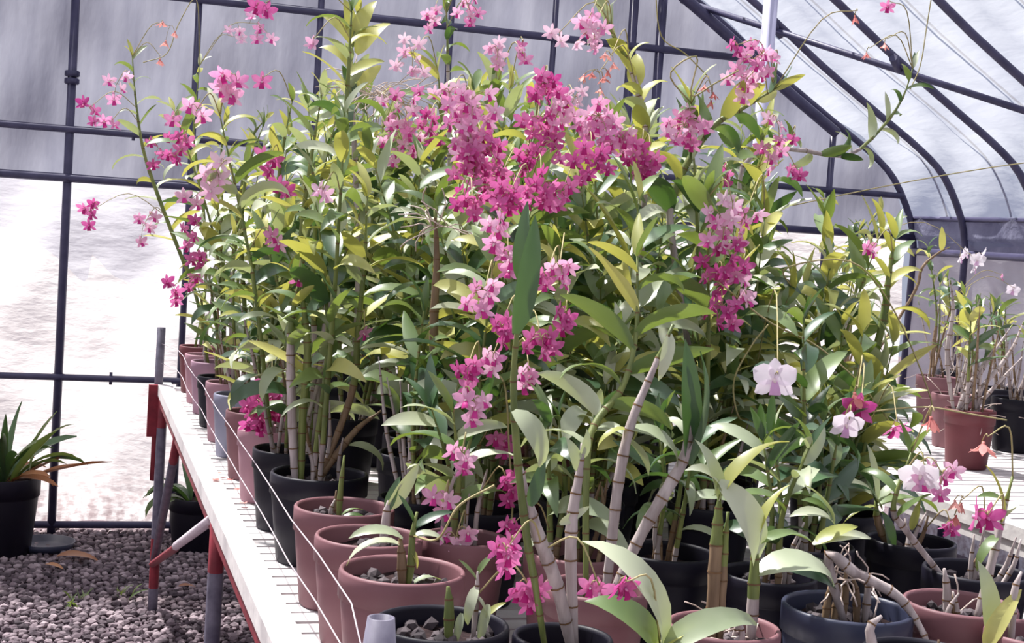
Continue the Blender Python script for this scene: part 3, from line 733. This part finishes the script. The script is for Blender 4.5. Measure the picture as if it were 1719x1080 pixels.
# plant rising from below with three big blades
p = fg((1105, 1125), 'black_pot', .080, 'orchid at the bench front with long pale green strap leaves arching up to both sides', h=.165)
c = p.px_cane([(1100, 1125), (1105, 1100), (1108, 1085)], r0=.009, bare=.3, leaves=False)
p.leaf_px(c, (1106, 1095), (972, 908), mk='leaf_pale', var=3, up=(.35, -.8, .7), wscale=1.15); p.leaf_px(c, (1100, 1100), (980, 1010), mk='leaf_mid', var=3, up=(.2, -.8, .8), wscale=1.45)
p.leaf_px(c, (1106, 1100), (1270, 1050), mk='leaf_pale', var=3, up=(-.1, -.6, 1), wscale=.9); p.leaf_px(c, (1100, 1100), (1190, 1060), mk='leaf_yellow', var=2)
# wide blue-black pot with the cane lying across
p = fg((1422, 1018), 'blue_black_pot', .098, 'orchid in a wide blue-black pot with a thick cane lying across the rim', chunks=26)
c = p.px_cane([(1420, 1030), (1390, 935), (1440, 965), (1505, 1000), (1540, 1045), (1565, 1095)], dy=-.08, r0=.0088, bare=1, leaves=False)
for a, b_ in (((1385, 1030), (1392, 985)), ((1400, 1030), (1408, 980)), ((1440, 1030), (1432, 970)), ((1452, 1030), (1458, 965)), ((1415, 1030), (1420, 960))): p.px_cane([a, ((a[0]+b_[0])/2+2, (a[1]+b_[1])/2), b_], r0=.0062, bare=1, leaves=False, brown=rnd.random() < .5)
p.leaf_px(c, (1405, 985), (1292, 950), mk='leaf_deep', var=2, up=(.1, -.7, .8), wscale=1.3); p.leaf_px(c, (1368, 915), (1440, 885), mk='leaf_yellow', var=1, wscale=1.2); p.leaf_px(c, (1365, 915), (1462, 905), mk='leaf_pale', var=1)
p.leaf_px(c, (1362, 910), (1295, 900), mk='leaf_mid', var=1); p.leaf_px(c, (1400, 880), (1325, 868), mk='leaf_pale', var=2, wscale=1.2); p.leaf_px(c, (1400, 880), (1350, 815), mk='leaf_pale', var=1); p.leaf_px(c, (1395, 875), (1345, 840), mk='leaf_mid', var=2, wscale=1.2)
p.roots(16, on_y(1425, 975, p.Y), .08, .07)
# more pots to the right
p = fg((1290, 962), 'black_pot', .08, 'orchid in the black pot behind the brown pot of wood chips', chunks=14); random_canes(p, 3, 520, 640, ('leaf_mid', 'leaf_deep', 'leaf_pale'), (.08, .12), (.3, .5)); p.stub(2, .05, .12)
p = fg((1548, 1098), 'black_pot', .082, 'orchid with one bare white cane in a black pot below the lying cane', chunks=10); p.px_cane([(1445, 1090), (1460, 1060), (1480, 1035)], r0=.007, bare=1, leaves=False); p.stub(2, .03, .06)
p = fg((1612, 1012), 'brown_pot', .088, 'orchid with short yellow shoots in a shallow brown pot at the right', chunks=24)
p.px_cane([(1592, 1030), (1590, 990), (1585, 955)], r0=.007, bare=1, leaves=False); p.stub(3, .04, .07)
c = p.px_cane([(1640, 1020), (1660, 965), (1680, 880), (1700, 800)], r0=.007, bare=.8, leaves=False)
p.leaf_px(c, (1662, 1055), (1640, 940), Y=p.Y-.12, mk='leaf_pale', var=1, up=(-.1, -1, .2), wscale=1.25)
for a, t, v, mk in (((1680, 880), (1655, 782), 1, 'leaf_yellow'), ((1684, 870), (1735, 840), 2, 'leaf_pale'), ((1690, 850), (1640, 835), 2, 'leaf_mid'), ((1675, 900), (1640, 960), 3, 'leaf_mid')): p.leaf_px(c, a, t, mk=mk, var=v)
p.roots(8, spread=.06)
p = fg((1638, 957), 'black_pot', .090, 'orchid in a black pot with a grey inner wall behind the shallow brown pot', chunks=16); p.stub(5, .05, .12)
c = p.px_cane([(1600, 960), (1520, 890), (1500, 850), (1530, 760)], r0=.006, bare=.6, lmat=('leaf_mid', 'leaf_yellow'), L=(.07, .1))
p = fg((1530, 906), 'black_pot', .084, 'leafy orchid in a black pot beside the lying cane, magenta flowers hanging over it', chunks=10)
c = p.px_cane([(1500, 935), (1475, 880), (1470, 840)], r0=.008, bare=.6, brown=True, leaves=False)
for a, t, v, mk, w_ in (((1470, 845), (1425, 760), 0, 'leaf_deep', 1.2), ((1470, 845), (1455, 745), 0, 'leaf_pale', .9), ((1472, 845), (1550, 805), 2, 'leaf_pale', .9), ((1472, 850), (1575, 862), 2, 'leaf_mid', .8), ((1470, 850), (1415, 880), 1, 'leaf_yellow', .7), ((1480, 860), (1490, 950), 1, 'leaf_deep', 1.1), ((1530, 890), (1545, 840), 0, 'leaf_yellow', 1.1), ((1480, 855), (1395, 815), 2, 'leaf_pale', 1)): p.leaf_px(c, a, t, mk=mk, var=v, wscale=w_)
p.stub(3, .05, .1)
p = fg((1758, 978), 'black_pot', .078, 'orchid in a black pot at the right bench edge with looping roots', chunks=8, XY=(1.70, 2.03)); p.roots(10, spread=.06, L=.1); p.stub(3, .06, .14)
p = fg((1738, 1062), 'brown_pot', .072, 'small brown pot with a single pale cane at the bench corner', chunks=10); p.px_cane([(1700, 1060), (1702, 1000), (1715, 960)], r0=.006, bare=1, leaves=False)
p.leaf_px(p.canes[0], (1655, 1090), (1715, 990), mk='leaf_yellow', var=1)
# plants just behind the front pots
p = fg((878, 918), 'brown_pot', .085, 'low leafy orchid in the brown pot under the long hanging flower spray', XY=(.825, 2.235)); random_canes(p, 3, 560, 700, ('leaf_mid', 'leaf_deep', 'leaf_pale'), (.09, .13), (.25, .4)); p.stub(3, .1, .2)
p = fg((788, 898), 'brown_pot', .076, 'short orchid behind the young strap-leaved one, with pink flowers above it', XY=(.662, 2.345)); random_canes(p, 3, 560, 700, ('leaf_mid', 'leaf_deep', 'leaf_pale'), (.09, .13), (.25, .4)); p.stub(3, .1, .2)
p = fg((1120, 925), 'black_pot', .085, 'low orchid with fine narrow leaves between the two leaning canes and the broad leaf'); random_canes(p, 4, 540, 640, ('leaf_mid', 'leaf_deep', 'leaf_pale'), (.07, .1), (.3, .5)); p.stub(3, .1, .2)
p = fg((1378, 884), 'black_pot', .08, 'dark leafy orchid standing behind the wide blue-black pot', XY=(1.30, 2.29)); random_canes(p, 4, 300, 420, ('leaf_mid', 'leaf_deep', 'leaf_deep'), (.09, .13), (.25, .45))
p = fg((700, 835), 'black_pot', .076, 'orchid with one straight stout grey cane ringed by dark nodes')
p.px_cane([(738, 810), (735, 700), (728, 560), (733, 440), (730, 350)], r0=.0095, bare=1, leaves=False, brown=True); random_canes(p, 3, 350, 520, ('leaf_deep', 'leaf_mid'), (.1, .14), (.3, .5)); p.stub(5, .1, .3)
p.roots(14, on_y(735, 380, p.Y), .05, .09)
fg_plants = list(PLANTS[len(row):])

# ---- the crowded middle
mid = []
spots = []
for iy, Y in enumerate([2.58, 2.84, 3.12, 3.42, 3.74, 4.06, 4.4, 4.75, 5.1, 5.5]):
    for ix in range(5):
        X = .74 + ix*.265 + (.10 if iy % 2 else 0) + rnd.uniform(-.03, .03)
        if X < 1.80 and proj((X, Y, 1.1))[0] < 1500: spots.append((X, Y + rnd.uniform(-.04, .04), iy, ix))
kinds = ['black_pot', 'black_pot', 'black_pot', 'maroon_pot', 'black_pot']
for k, (X, Y, iy, ix) in enumerate(spots):
    p = Plant(X, Y, kinds[(k*7) % 5], .085, .18); mid.append(p); p.cell = (iy, ix)
    px = proj((X, Y, 1.5))[0]
    if Y < 2.7: random_canes(p, 6, 140, 470, None, (.11, .165), (.12, .35))
    elif px > 1160: random_canes(p, 7, 0, 330, None, (.11, .16), (.08, .3))
    else: random_canes(p, 6 if Y < 4.3 else 4, 10, 330, None, (.11, .16), (.15, .45))
    if Y < 3.5: p.stub(2, .12, .3)
# named tall ones among them
def nearest(px, Ymin, Ymax):
    return min((q_ for q_ in mid if Ymin <= q_.Y <= Ymax), key=lambda q_: abs(proj(q_.base)[0]-px))
def tall(px, Ya, Yb, pix, label, **kw):
    q_ = nearest(px, Ya, Yb); q_.label = q_.label or label; return q_.px_cane([proj(q_.base + Vector((0, 0, q_.h)))[:2]] + pix, **kw), q_
_, TALL = tall(620, 2.9, 3.8, [(600, 500), (595, 250), (585, 120), (598, 40), (602, 0)], 'tallest orchid with big yellow leaves reaching the upper gable rail', r0=.0075, bare=.55, lmat=('leaf_yellow', 'leaf_yellow', 'leaf_pale', 'leaf_deep'), L=(.09, .13), space=.03)
c, q_ = tall(1060, 2.9, 3.6, [(1075, 450), (1085, 250), (1070, 150), (1050, 95), (1025, 50), (1005, -10)], 'orchid whose tip arches left with thick overlapping yellow-green leaves', r0=.0075, bare=.62, lmat=('leaf_yellow', 'leaf_yellow', 'leaf_pale'), L=(.075, .10), space=.022, wscale=1.7, th=(.2, .45))
for a_, t_, v_ in (((590, 60), (576, -4), 1), ((596, 62), (632, 2), 2), ((592, 75), (540, 25), 2), ((598, 90), (655, 40), 2), ((590, 120), (535, 80), 3), ((600, 150), (640, 110), 1), ((595, 165), (575, 110), 0)):
    q_ = TALL; q_.leaf_px(q_.canes[-1], a_, t_, mk='leaf_yellow' if v_ else 'leaf_deep', var=v_, up=(0, -.8, .7), wscale=1.5)
tall(740, 3.0, 3.9, [(745, 450), (742, 300), (740, 180), (735, 120)], 'orchid with long drooping yellow leaves above the pink flower mass', r0=.0065, bare=.5, lmat=('leaf_yellow', 'leaf_mid'), L=(.12, .16), space=.04, side=(1, 0, 0))
_, RAILP = tall(750, 3.9, 4.6, [(755, 300), (752, 120), (750, 20)], 'orchid with pink flowers opening in front of the upper gable rail', r0=.006, bare=.75)
tall(1130, 2.7, 3.3, [(1135, 450), (1130, 330), (1190, 220), (1250, 180), (1300, 150)], 'orchid with a leafy cane bent to the right below the gable eave', r0=.008, bare=.4, lmat=('leaf_mid', 'leaf_deep', 'leaf_yellow'), L=(.10, .13), space=.03, wscale=1.2)
tall(1250, 3.0, 3.7, [(1245, 420), (1246, 280), (1320, 250), (1420, 262), (1480, 215), (1515, 165), (1532, 115)], 'orchid with a bare pale cane running sideways and turning up to a leafy tip', r0=.0055, bare=.62, lmat=('leaf_mid', 'leaf_deep', 'leaf_pale'), L=(.06, .10), space=.03, grey=True)
tall(1480, 2.6, 3.3, [(1478, 560), (1490, 480), (1502, 400)], 'orchid with a stout green cane and upright yellow-green top leaves on the right', r0=.009, bare=.55, grey=False, lmat=('leaf_yellow', 'leaf_mid'), L=(.09, .12), space=.03, th=(.25, .7))
tall(1330, 2.6, 3.2, [(1340, 620), (1370, 540), (1385, 470)], 'orchid with broad shaded leaves behind the white flower', r0=.007, bare=.4, lmat=('leaf_mid', 'leaf_yellow'), L=(.11, .14), space=.03)

# ---- the far bench: thin pale canes, white flowers
far = []
for X, Y, kind, r, lab in ((2.93, 4.16, 'maroon_pot', .085, 'maroon pot bristling with pale dry canes, beside another maroon pot on the far bench'),
                      (3.06, 3.86, 'maroon_pot', .088, 'maroon pot of short bare canes standing closest to the edge of the far bench'),
                      (3.40, 4.55, 'black_pot', .09, 'sparse orchid in a black pot behind the maroon pots'),
                      (2.75, 4.75, 'maroon_pot', .085, 'thin orchid with a single brown bud stem near the white film wall'),
                      (3.05, 5.2, 'black_pot', .085, 'far orchid with a spray of small white flowers against the film wall'),
                      (3.55, 5.3, 'brown_pot', .085, 'far orchid with two pink and white blooms by the right wall'),
                      (3.6, 4.9, 'black_pot', .085, 'far orchid with strap leaves arching before the right wall'),
                      (2.70, 5.5, 'brown_pot', .085, 'slender orchid at the far end of the second bench'),
                      (3.18, 4.62, 'brown_pot', .085, 'tangle of bare canes in a brown pot between the maroon pots and the film wall'),
                      (3.32, 4.2, 'black_pot', .085, 'bare-caned orchid in a black pot right behind the second maroon pot'),
                      (3.75, 4.3, 'maroon_pot', .085, 'dry orchid in a maroon pot by the right film wall'),
                      (3.30, 5.75, 'black_pot', .085, 'leafy orchid in a black pot close to the gable on the second bench'),
                      (3.85, 5.6, 'black_pot', .085, 'orchid in a black pot in the corner of gable and right wall')):
    p = Plant(X, Y, kind, r, .2, lab, 'orchids on the far bench'); far.append(p)
    p.stub(10 if Y < 4.6 else 6, .12, .42); p.roots(8, spread=.08, L=.12)
    for _ in range(2): random_canes(p, 1, -40, 120, ('leaf_mid', 'leaf_deep', 'leaf_yellow'), (.08, .13), (.45, .65), .75, .35)
p = far[0]
for pix in ([(1600, 700), (1650, 620), (1700, 545)], [(1590, 700), (1625, 650), (1668, 585)], [(1620, 700), (1660, 660), (1716, 600)], [(1575, 695), (1590, 600), (1600, 520), (1595, 470)], [(1600, 700), (1690, 600), (1719, 540)]):
    p.px_cane(pix, r0=.0075, bare=1, leaves=False)
p = far[3]
p.px_cane([(1520, 640), (1530, 500), (1548, 450), (1575, 425), (1595, 415)], r0=.006, bare=1, leaves=False, brown=True)
p.leaf_px(p.canes[-1], (1580, 420), (1581, 380), mk='leaf_yellow', var=0, up=(0, -1, 0), wscale=1.4)

# ---- two clumps on the ground
p = Plant(-.27, 6.72, 'black_pot', .17, .36, 'clump of green strap leaves with rusty dead bases in a dark tub by the gable', None, 'plant', z0=0, name='potted_plant')
for k in range(34):
    a = rnd.uniform(0, 2*PI); o_ = Vector((math.cos(a), math.sin(a), 0)); b0 = o_*.07*rnd.random() + Vector((0, 0, p.soil))
    dry = k % 5 == 0
    put_leaf(p.root, 'leaf_dry' if dry else rnd.choice(('leaf_mid', 'leaf_deep', 'leaf_deep')), b0, o_, Vector((0, 0, 1)), rnd.uniform(.15, .75) if not dry else rnd.uniform(.7, 1.2), rnd.uniform(.26, .40), rnd.choice((0, 1, 2)), .48)
p.leaf_px(p.root, (60, 800), (188, 776), mk='leaf_dry', var=0, wscale=.4); p.leaf_px(p.root, (50, 790), (125, 712), mk='leaf_mid', var=2, wscale=.5)
p2 = Plant(.60, 6.78, 'black_pot', .13, .26, 'small dark leafy plant in a black pot under the far end of the bench', None, 'plant', z0=0, name='potted_plant')
for k in range(22):
    a = rnd.uniform(0, 2*PI); o_ = Vector((math.cos(a), math.sin(a), 0))
    put_leaf(p2.root, rnd.choice(('leaf_deep', 'leaf_deep', 'leaf_mid')), o_*.05 + Vector((0, 0, p2.soil)), o_, Vector((0, 0, 1)), rnd.uniform(.2, .9), rnd.uniform(.15, .30), None, .7)
p3 = Plant(-.85, 6.55, 'maroon_pot', .15, .30, 'dark red tub with drooping strap leaves beside the rusty clump', None, 'plant', z0=0, name='potted_plant')
for k in range(22):
    a = rnd.uniform(0, 2*PI); o_ = Vector((math.cos(a), math.sin(a), 0))
    put_leaf(p3.root, 'leaf_dry' if k % 4 == 0 else rnd.choice(('leaf_deep', 'leaf_mid')), o_*.06 + Vector((0, 0, p3.soil)), o_, Vector((0, 0, 1)), rnd.uniform(.2, .9), rnd.uniform(.25, .38), rnd.choice((1, 2, 3)), .5)

# ================================================================== flower sprays: (x, y, spread px, count, kind)
CL = [
 (150,187,22,3,'dp'),(195,148,26,4,'pk'),(185,211,14,2,'pk'),(330,193,20,2,'pk'),(290,203,12,1,'pk'),(265,255,30,4,'dp'),(308,238,16,3,'dp'),(292,270,16,2,'dp'),
 (390,135,26,3,'pk'),(380,160,16,2,'pk'),(430,45,34,6,'pk'),(440,18,14,2,'dp'),(395,68,22,2,'pl'),(440,138,10,1,'dp'),(285,50,24,3,'sa'),(268,100,6,1,'sa'),(148,362,22,4,'dp'),
 (240,385,30,4,'pk'),(320,395,26,4,'dp'),(330,448,22,4,'dp'),(287,488,22,3,'dp'),(316,482,8,1,'dp'),(360,300,30,4,'pl'),(322,340,18,2,'pk'),(452,270,20,3,'dp'),(475,325,16,2,'dp'),(440,692,34,15,'dp'),(455,655,16,2,'dp'),
 (722,35,20,3,'pk'),(782,14,26,5,'pk'),(790,40,10,1,'pk'),(525,75,10,1,'pl'),(690,100,36,5,'pl'),(830,92,22,3,'pl'),(876,78,10,1,'dp'),(875,100,14,2,'pk'),
 (680,190,46,9,'pk'),(668,240,38,7,'pk'),(712,222,34,6,'dp'),(790,190,46,9,'pk'),(780,230,40,9,'pk'),(812,258,36,8,'dp'),(752,165,26,4,'pk'),(790,292,36,6,'dp'),(835,312,40,8,'dp'),(852,335,26,5,'dp'),(790,345,24,4,'dp'),(905,322,34,6,'dp'),(940,330,26,4,'dp'),
 (915,150,26,6,'dp'),(942,188,32,6,'pk'),(900,210,24,4,'dp'),(922,248,32,6,'dp'),(880,270,22,3,'dp'),(962,172,24,3,'pl'),(1000,205,36,7,'pk'),(1012,222,28,5,'pk'),(990,275,36,7,'dp'),(1042,240,24,4,'pk'),(1072,268,30,6,'dp'),(1002,132,26,4,'sa'),(992,62,28,4,'pl'),(935,66,18,2,'pl'),(985,42,18,3,'pk'),(1022,104,18,2,'sa'),(1145,220,36,14,'pk'),(1088,282,18,3,'dp'),
 (1260,110,40,9,'pk'),(1250,142,32,5,'pk'),(1232,86,14,2,'dp'),(1290,102,18,2,'pk'),(1190,155,18,3,'sa'),(1300,215,24,3,'pk'),(1330,235,10,1,'dp'),(1287,265,26,4,'pk'),(1335,295,14,2,'dp'),(1215,295,18,3,'dp'),(1225,350,22,3,'pl'),
 (1210,392,40,7,'pk'),(1246,372,26,4,'pk'),(1212,432,38,6,'dp'),(1208,474,32,5,'dp'),(1242,470,14,2,'pk'),(1208,524,34,6,'dp'),(1248,505,12,2,'pk'),
 (830,390,26,4,'pk'),(850,440,20,3,'pk'),(810,500,32,5,'pk'),(838,560,24,4,'dp'),(905,578,28,6,'dp'),(945,535,18,3,'dp'),(935,460,24,4,'pk'),(912,475,14,2,'dp'),(885,632,18,3,'pk'),(825,605,18,3,'pk'),(780,630,24,4,'dp'),(790,686,26,4,'pk'),(842,742,22,3,'dp'),(772,770,24,3,'pk'),(850,822,28,4,'dp'),(742,842,24,3,'pk'),(762,912,30,4,'pk'),(860,888,16,2,'dp'),(845,935,26,4,'dp'),(888,1000,24,5,'dp'),(1000,995,14,2,'dp'),(1045,990,12,2,'dp'),
 (1300,640,5,1,'wh'),(1420,715,5,1,'wh'),(1440,686,6,1,'dp'),(1500,718,8,1,'dp'),(1434,662,6,1,'sa'),(1562,702,8,1,'sa'),(1650,745,5,1,'sa'),(1575,805,36,5,'pk'),(1545,800,14,1,'wh'),(1610,848,22,3,'sa'),(1590,892,16,2,'dp'),(1650,876,24,2,'dp'),
 (1630,436,22,5,'wh'),(1680,466,8,1,'pk'),(1700,488,8,1,'wh'),(1460,422,8,2,'pk'),(1490,12,5,1,'dp'),(1435,28,6,1,'sa'),(1485,74,6,1,'sa'),(1455,90,6,1,'sa'),(460,410,16,2,'pk'),(500,470,14,1,'dp'),(610,560,10,1,'pk'),(540,330,12,2,'pl'),
]
FAR_X = {1630, 1680, 1700}
nodes = [(nd[0], nd[1], nd[2], proj(nd[0])) for p in PLANTS for nd in p.nodes if p.z0 > .5]
FORCE = {(1630,436): far[4], (1680,466): far[5], (1700,488): far[5], (440,692): row[6], (455,655): row[6], (782,14): RAILP, (722,35): RAILP, (790,40): RAILP}
def choose(x, y, faronly):
    if (x, y) in FORCE: return min((nd for nd in nodes if nd[1] is FORCE[(x, y)]), key=lambda nd: math.hypot(nd[3][0]-x, nd[3][1]-y))
    best = None
    for rad in (45, 80, 130, 200, 300, 450, 800):
        c_ = [(nd[0].y + .35*abs(nd[3][1]-y)/100 + (1.0 if nd[1].Y < 2.3 and y < 560 else 0) + (.7 if nd[1].Y < 1.95 and y < 850 else 0) + (.6 if nd[1].Y < 2.7 and y < 300 else 0), k) for k, nd in enumerate(nodes)
              if math.hypot(nd[3][0]-x, nd[3][1]-y) < rad and (nd[1] in far) == faronly and not (nd[1].Y < 2.05 and y < 900 and x < 1200) and not (nd[1].Y < 2.45 and y < 560) and not (nd[1].Y < 2.7 and y < 300)]
        if c_: return nodes[min(c_)[1]]
    return None
RAD = {'pk': .0225, 'dp': .0215, 'pl': .0225, 'wh': .034, 'sa': .020}
for (x, y, sp, n, kd) in CL:
    nd = choose(x, y, x in FAR_X)
    if nd is None: continue
    p = nd[1]; Yc = min(nd[0].y - .05, {1420: 2.15, 1440: 2.2, 1500: 2.2, 1562: 2.2, 1650: 2.2, 1434: 2.2}.get(x, 99), 2.0 if (x, y) == (1300, 640) else 99, 3.27 if (x, y) in ((440, 692), (455, 655)) else 99, 2.30 if 740 < x < 960 and 380 < y < 700 else 99, 2.5 if 1180 < x < 1260 and 340 < y < 540 else 99, max(2.2, nd[0].y - .22) if 640 < x < 1110 and y < 380 else 99)
    ctr = on_y(x, y, Yc); pxm = F/proj(ctr)[2]; sr = sp/pxm
    b = MB(); a = nd[0] - p.base; c0 = ctr - p.base
    mid_ = (a + c0)/2 + Vector((0, -.02, .035 + .15*(c0-a).length))
    tipv = c0 + Vector((0, -.01, .012))
    main = spline([a, mid_, tipv], 9)
    b.tube(main, [.0014]*6 + [.0012, .0011, .0009], 5)
    spk = None; places = []
    if 640 < x < 1110 and y < 360: n = int(n*1.4)
    for k in range(n):
        if n == 1: off = Vector((0, 0, 0))
        else:
            aa = 2.4*k + rnd.uniform(-.4, .4); q_ = sr*math.sqrt((k+.4)/n); off = Vector((q_*math.cos(aa), rnd.uniform(-.6, .4)*sr*.8, q_*math.sin(aa)))
        pos = c0 + off
        att = min(main[4:], key=lambda m_: (m_-pos).length)
        b.tube(spline([att, (att+pos)/2 + Vector((0, 0, .010)), pos + Vector((0, .004, 0))], 4), .0009, 4)
        places.append(pos)
    spk = b.build('flower_spike', M['stem_pale'], p.root)
    for pos in places:
        face = Vector((rnd.uniform(-.7, .7), rnd.uniform(-1.2, -.35), rnd.uniform(-.45, .35))).normalized()
        if kd == 'sa': face = Vector((rnd.uniform(-.4, .4), -.3, -1)).normalized()
        if (x, y) == (1300, 640): face = Vector((-.35, -1, .05)).normalized()
        upv = Vector((rnd.uniform(-.3, .3), 0, 1)); xx = upv.cross(face).normalized(); yy = face.cross(xx)
        R3 = Matrix((xx, yy, face)).transposed().to_4x4()
        link('flower', rnd.choice(FLW[kd]) if (x, y) != (1300, 640) else FLW['wh'][0], spk, mat=Matrix.Translation(pos) @ R3 @ Matrix.Scale(RAD[kd]*rnd.uniform(.88, 1.12)*(1.3 if x < 500 else 1.55 if x in (1440, 1500, 1562, 1650, 1434) else 1), 4))
        p.flowers += 1
    p.kinds = getattr(p, 'kinds', []) + [kd]*n
# long bare spray stems
SPR = [([(820, 300), (835, 420), (826, 560), (845, 640), (800, 690), (775, 770)], 'leaf'), ([(845, 640), (855, 760), (860, 860), (845, 935)], 'x'), ([(1200, 470), (1290, 540), (1370, 580), (1440, 640), (1480, 690), (1500, 718)], 'x'), ([(1320, 450), (1430, 440), (1500, 520), (1560, 660), (1562, 700)], 'x'), ([(1240, 700), (1232, 640), (1262, 580), (1290, 545)], 'x'), ([(1455, 692), (1510, 686), (1560, 684), (1620, 694), (1690, 706)], 'x'), ([(735, 905), (770, 850), (830, 815)], 'x'), ([(330, 0), (300, 40), (280, 90), (240, 105)], 'x'), ([(1125, 125), (1170, 95), (1160, 160), (1200, 140), (1240, 118)], 'x')]
for pix, _ in SPR:
    nd = choose(pix[0][0], pix[0][1], False); p = nd[1]
    pts = [nd[0]] + [on_y(x, y, nd[0].y - .06) for x, y in pix]
    b = MB(); b.tube([q_ - p.base for q_ in spline(pts, 24)], .0018, 5); b.build('flower_spike', M['stem_pale'], p.root)
# dry root tuft hanging in the flowers
nd = choose(650, 160, False); nd[1].roots(60, on_y(640, 160, nd[0].y-.05), .10, .16)

# ================================================================== labels for the crowd
for p in PLANTS:
    if not p.label:
        ks = getattr(p, 'kinds', [])
        pot = {'black_pot': 'black', 'brown_pot': 'brown', 'maroon_pot': 'maroon'}[p.kind]
        look = 'orchid heavy with pink flower sprays' if len(ks) >= 8 else 'orchid with few pink flowers' if ks else 'leafy flowerless orchid'
        ORD = ['first', 'second', 'third', 'fourth', 'fifth', 'sixth', 'seventh', 'eighth', 'ninth', 'tenth']
        iy, ix = p.cell
        where = f'{ORD[iy]} row from the bench front' if iy < 5 else f'{ORD[9-iy]} row from the gable'
        if iy == 9: where = 'row nearest the gable'
        p.label = f"{look}, {where}, {ORD[ix+1]} from left edge"; p.group = 'orchids crowded together on the bench'
    tag(p.root, p.label, p.cat, p.group)

# ================================================================== small things
pm = MB(); pm.add([(-.5, -.35, 0), (.1, -.5, .18), (.5, -.2, .05), (.45, .3, .15), (-.1, .5, .02), (-.5, .25, .2), (0, 0, -.02)], [(i, (i+1) % 6, 6) for i in range(6)])
pm = pm.mesh('fallen_petal', M['sa'])
for x, y in ((372, 795), (386, 806), (398, 822), (362, 806), (408, 845), (378, 760), (352, 728)):
    q_ = on_z(x, y, ZB+.009); o = link('fallen_petal', pm, None, mat=Matrix.Translation(q_) @ Matrix.Rotation(rnd.uniform(0, 6), 4, 'Z') @ Matrix.Scale(rnd.uniform(.012, .02), 4))
    tag(o, 'withered pinkish petal lying on the white bench slats', 'petal', 'withered petals on the bench slats')
def string(pix, Y0, Y1, label, r=.0016):
    n = len(pix); pts = [on_y(x, y, Y0 + (Y1-Y0)*i/(n-1)) for i, (x, y) in enumerate(pix)]
    b = MB(); b.tube([q_ - pts[0] for q_ in spline(pts, 16)], r, 5); o = b.build('string', M['stem_pale'], None, pts[0]); tag(o, label, 'string'); return o
string([(1330, 345), (1500, 310), (1640, 285), (1760, 268)], 3.4, 3.2, 'pale string stretched sideways in front of the roof hoops')
string([(1566, -20), (1555, 50), (1545, 110), (1528, 150)], 3.35, 3.35, 'thin string hanging from the roof to the upturned leafy cane')
string([(1100, -20), (1110, 60), (1150, 90), (1190, 130)], 3.2, 3.2, 'thin yellow string hanging down beside the arching cane tip')
def dry_leaf(name, pos, ang, L, label, w=1.3):
    o = link(name, LEAF['leaf_dry'][1], None, mat=Matrix.Translation(pos) @ Matrix.Rotation(ang, 4, 'Z') @ Matrix.Rotation(.25, 4, 'X') @ Matrix.Diagonal((L*w, L, L, 1))); tag(o, label, 'leaf', 'dry fallen leaves'); return o
dry_leaf('fallen_leaf', on_z(95, 935, .03), -1.45, .19, 'long rusty dry leaf lying on the gravel by the gable')
dry_leaf('fallen_leaf', on_z(75, 948, .03), -2.0, .09, 'short curled brown leaf on open gravel')
dry_leaf('fallen_leaf', on_z(300, 985, .03) , -1.2, .08, 'small tan leaf on gravel beside the bench leg')
b = MB(); q_ = on_z(75, 925, 0); b.lathe([(0, .0), (.12, 0), (.135, .035), (.13, .035), (.115, .008), (0, .008)], 24)
tag(b.build('saucer', M['blue_black_pot'], None, (q_.x, q_.y, .012)), 'flat blue-black plastic saucer on the gravel', 'saucer')
for k, (x, y) in enumerate(((130, 1010), (118, 1025), (210, 1005), (410, 1000))):
    pp = on_z(x, y, 0); root = bpy.data.objects.new('weed', None); COL.objects.link(root); root.location = pp
    tag(root, 'tiny tuft of pale grass sprouting through the gravel', 'weed', 'weeds in the gravel')
    for j in range(7):
        a = rnd.uniform(0, 6.28); put_leaf(root, 'leaf_mid', Vector((rnd.uniform(-.03, .03), rnd.uniform(-.03, .03), 0)), Vector((math.cos(a), math.sin(a), 0)), Vector((0, 0, 1)), rnd.uniform(.2, .7), rnd.uniform(.05, .09), 1, .35)
print('PLANTS', len(PLANTS), 'OBJECTS', len(bpy.data.objects))
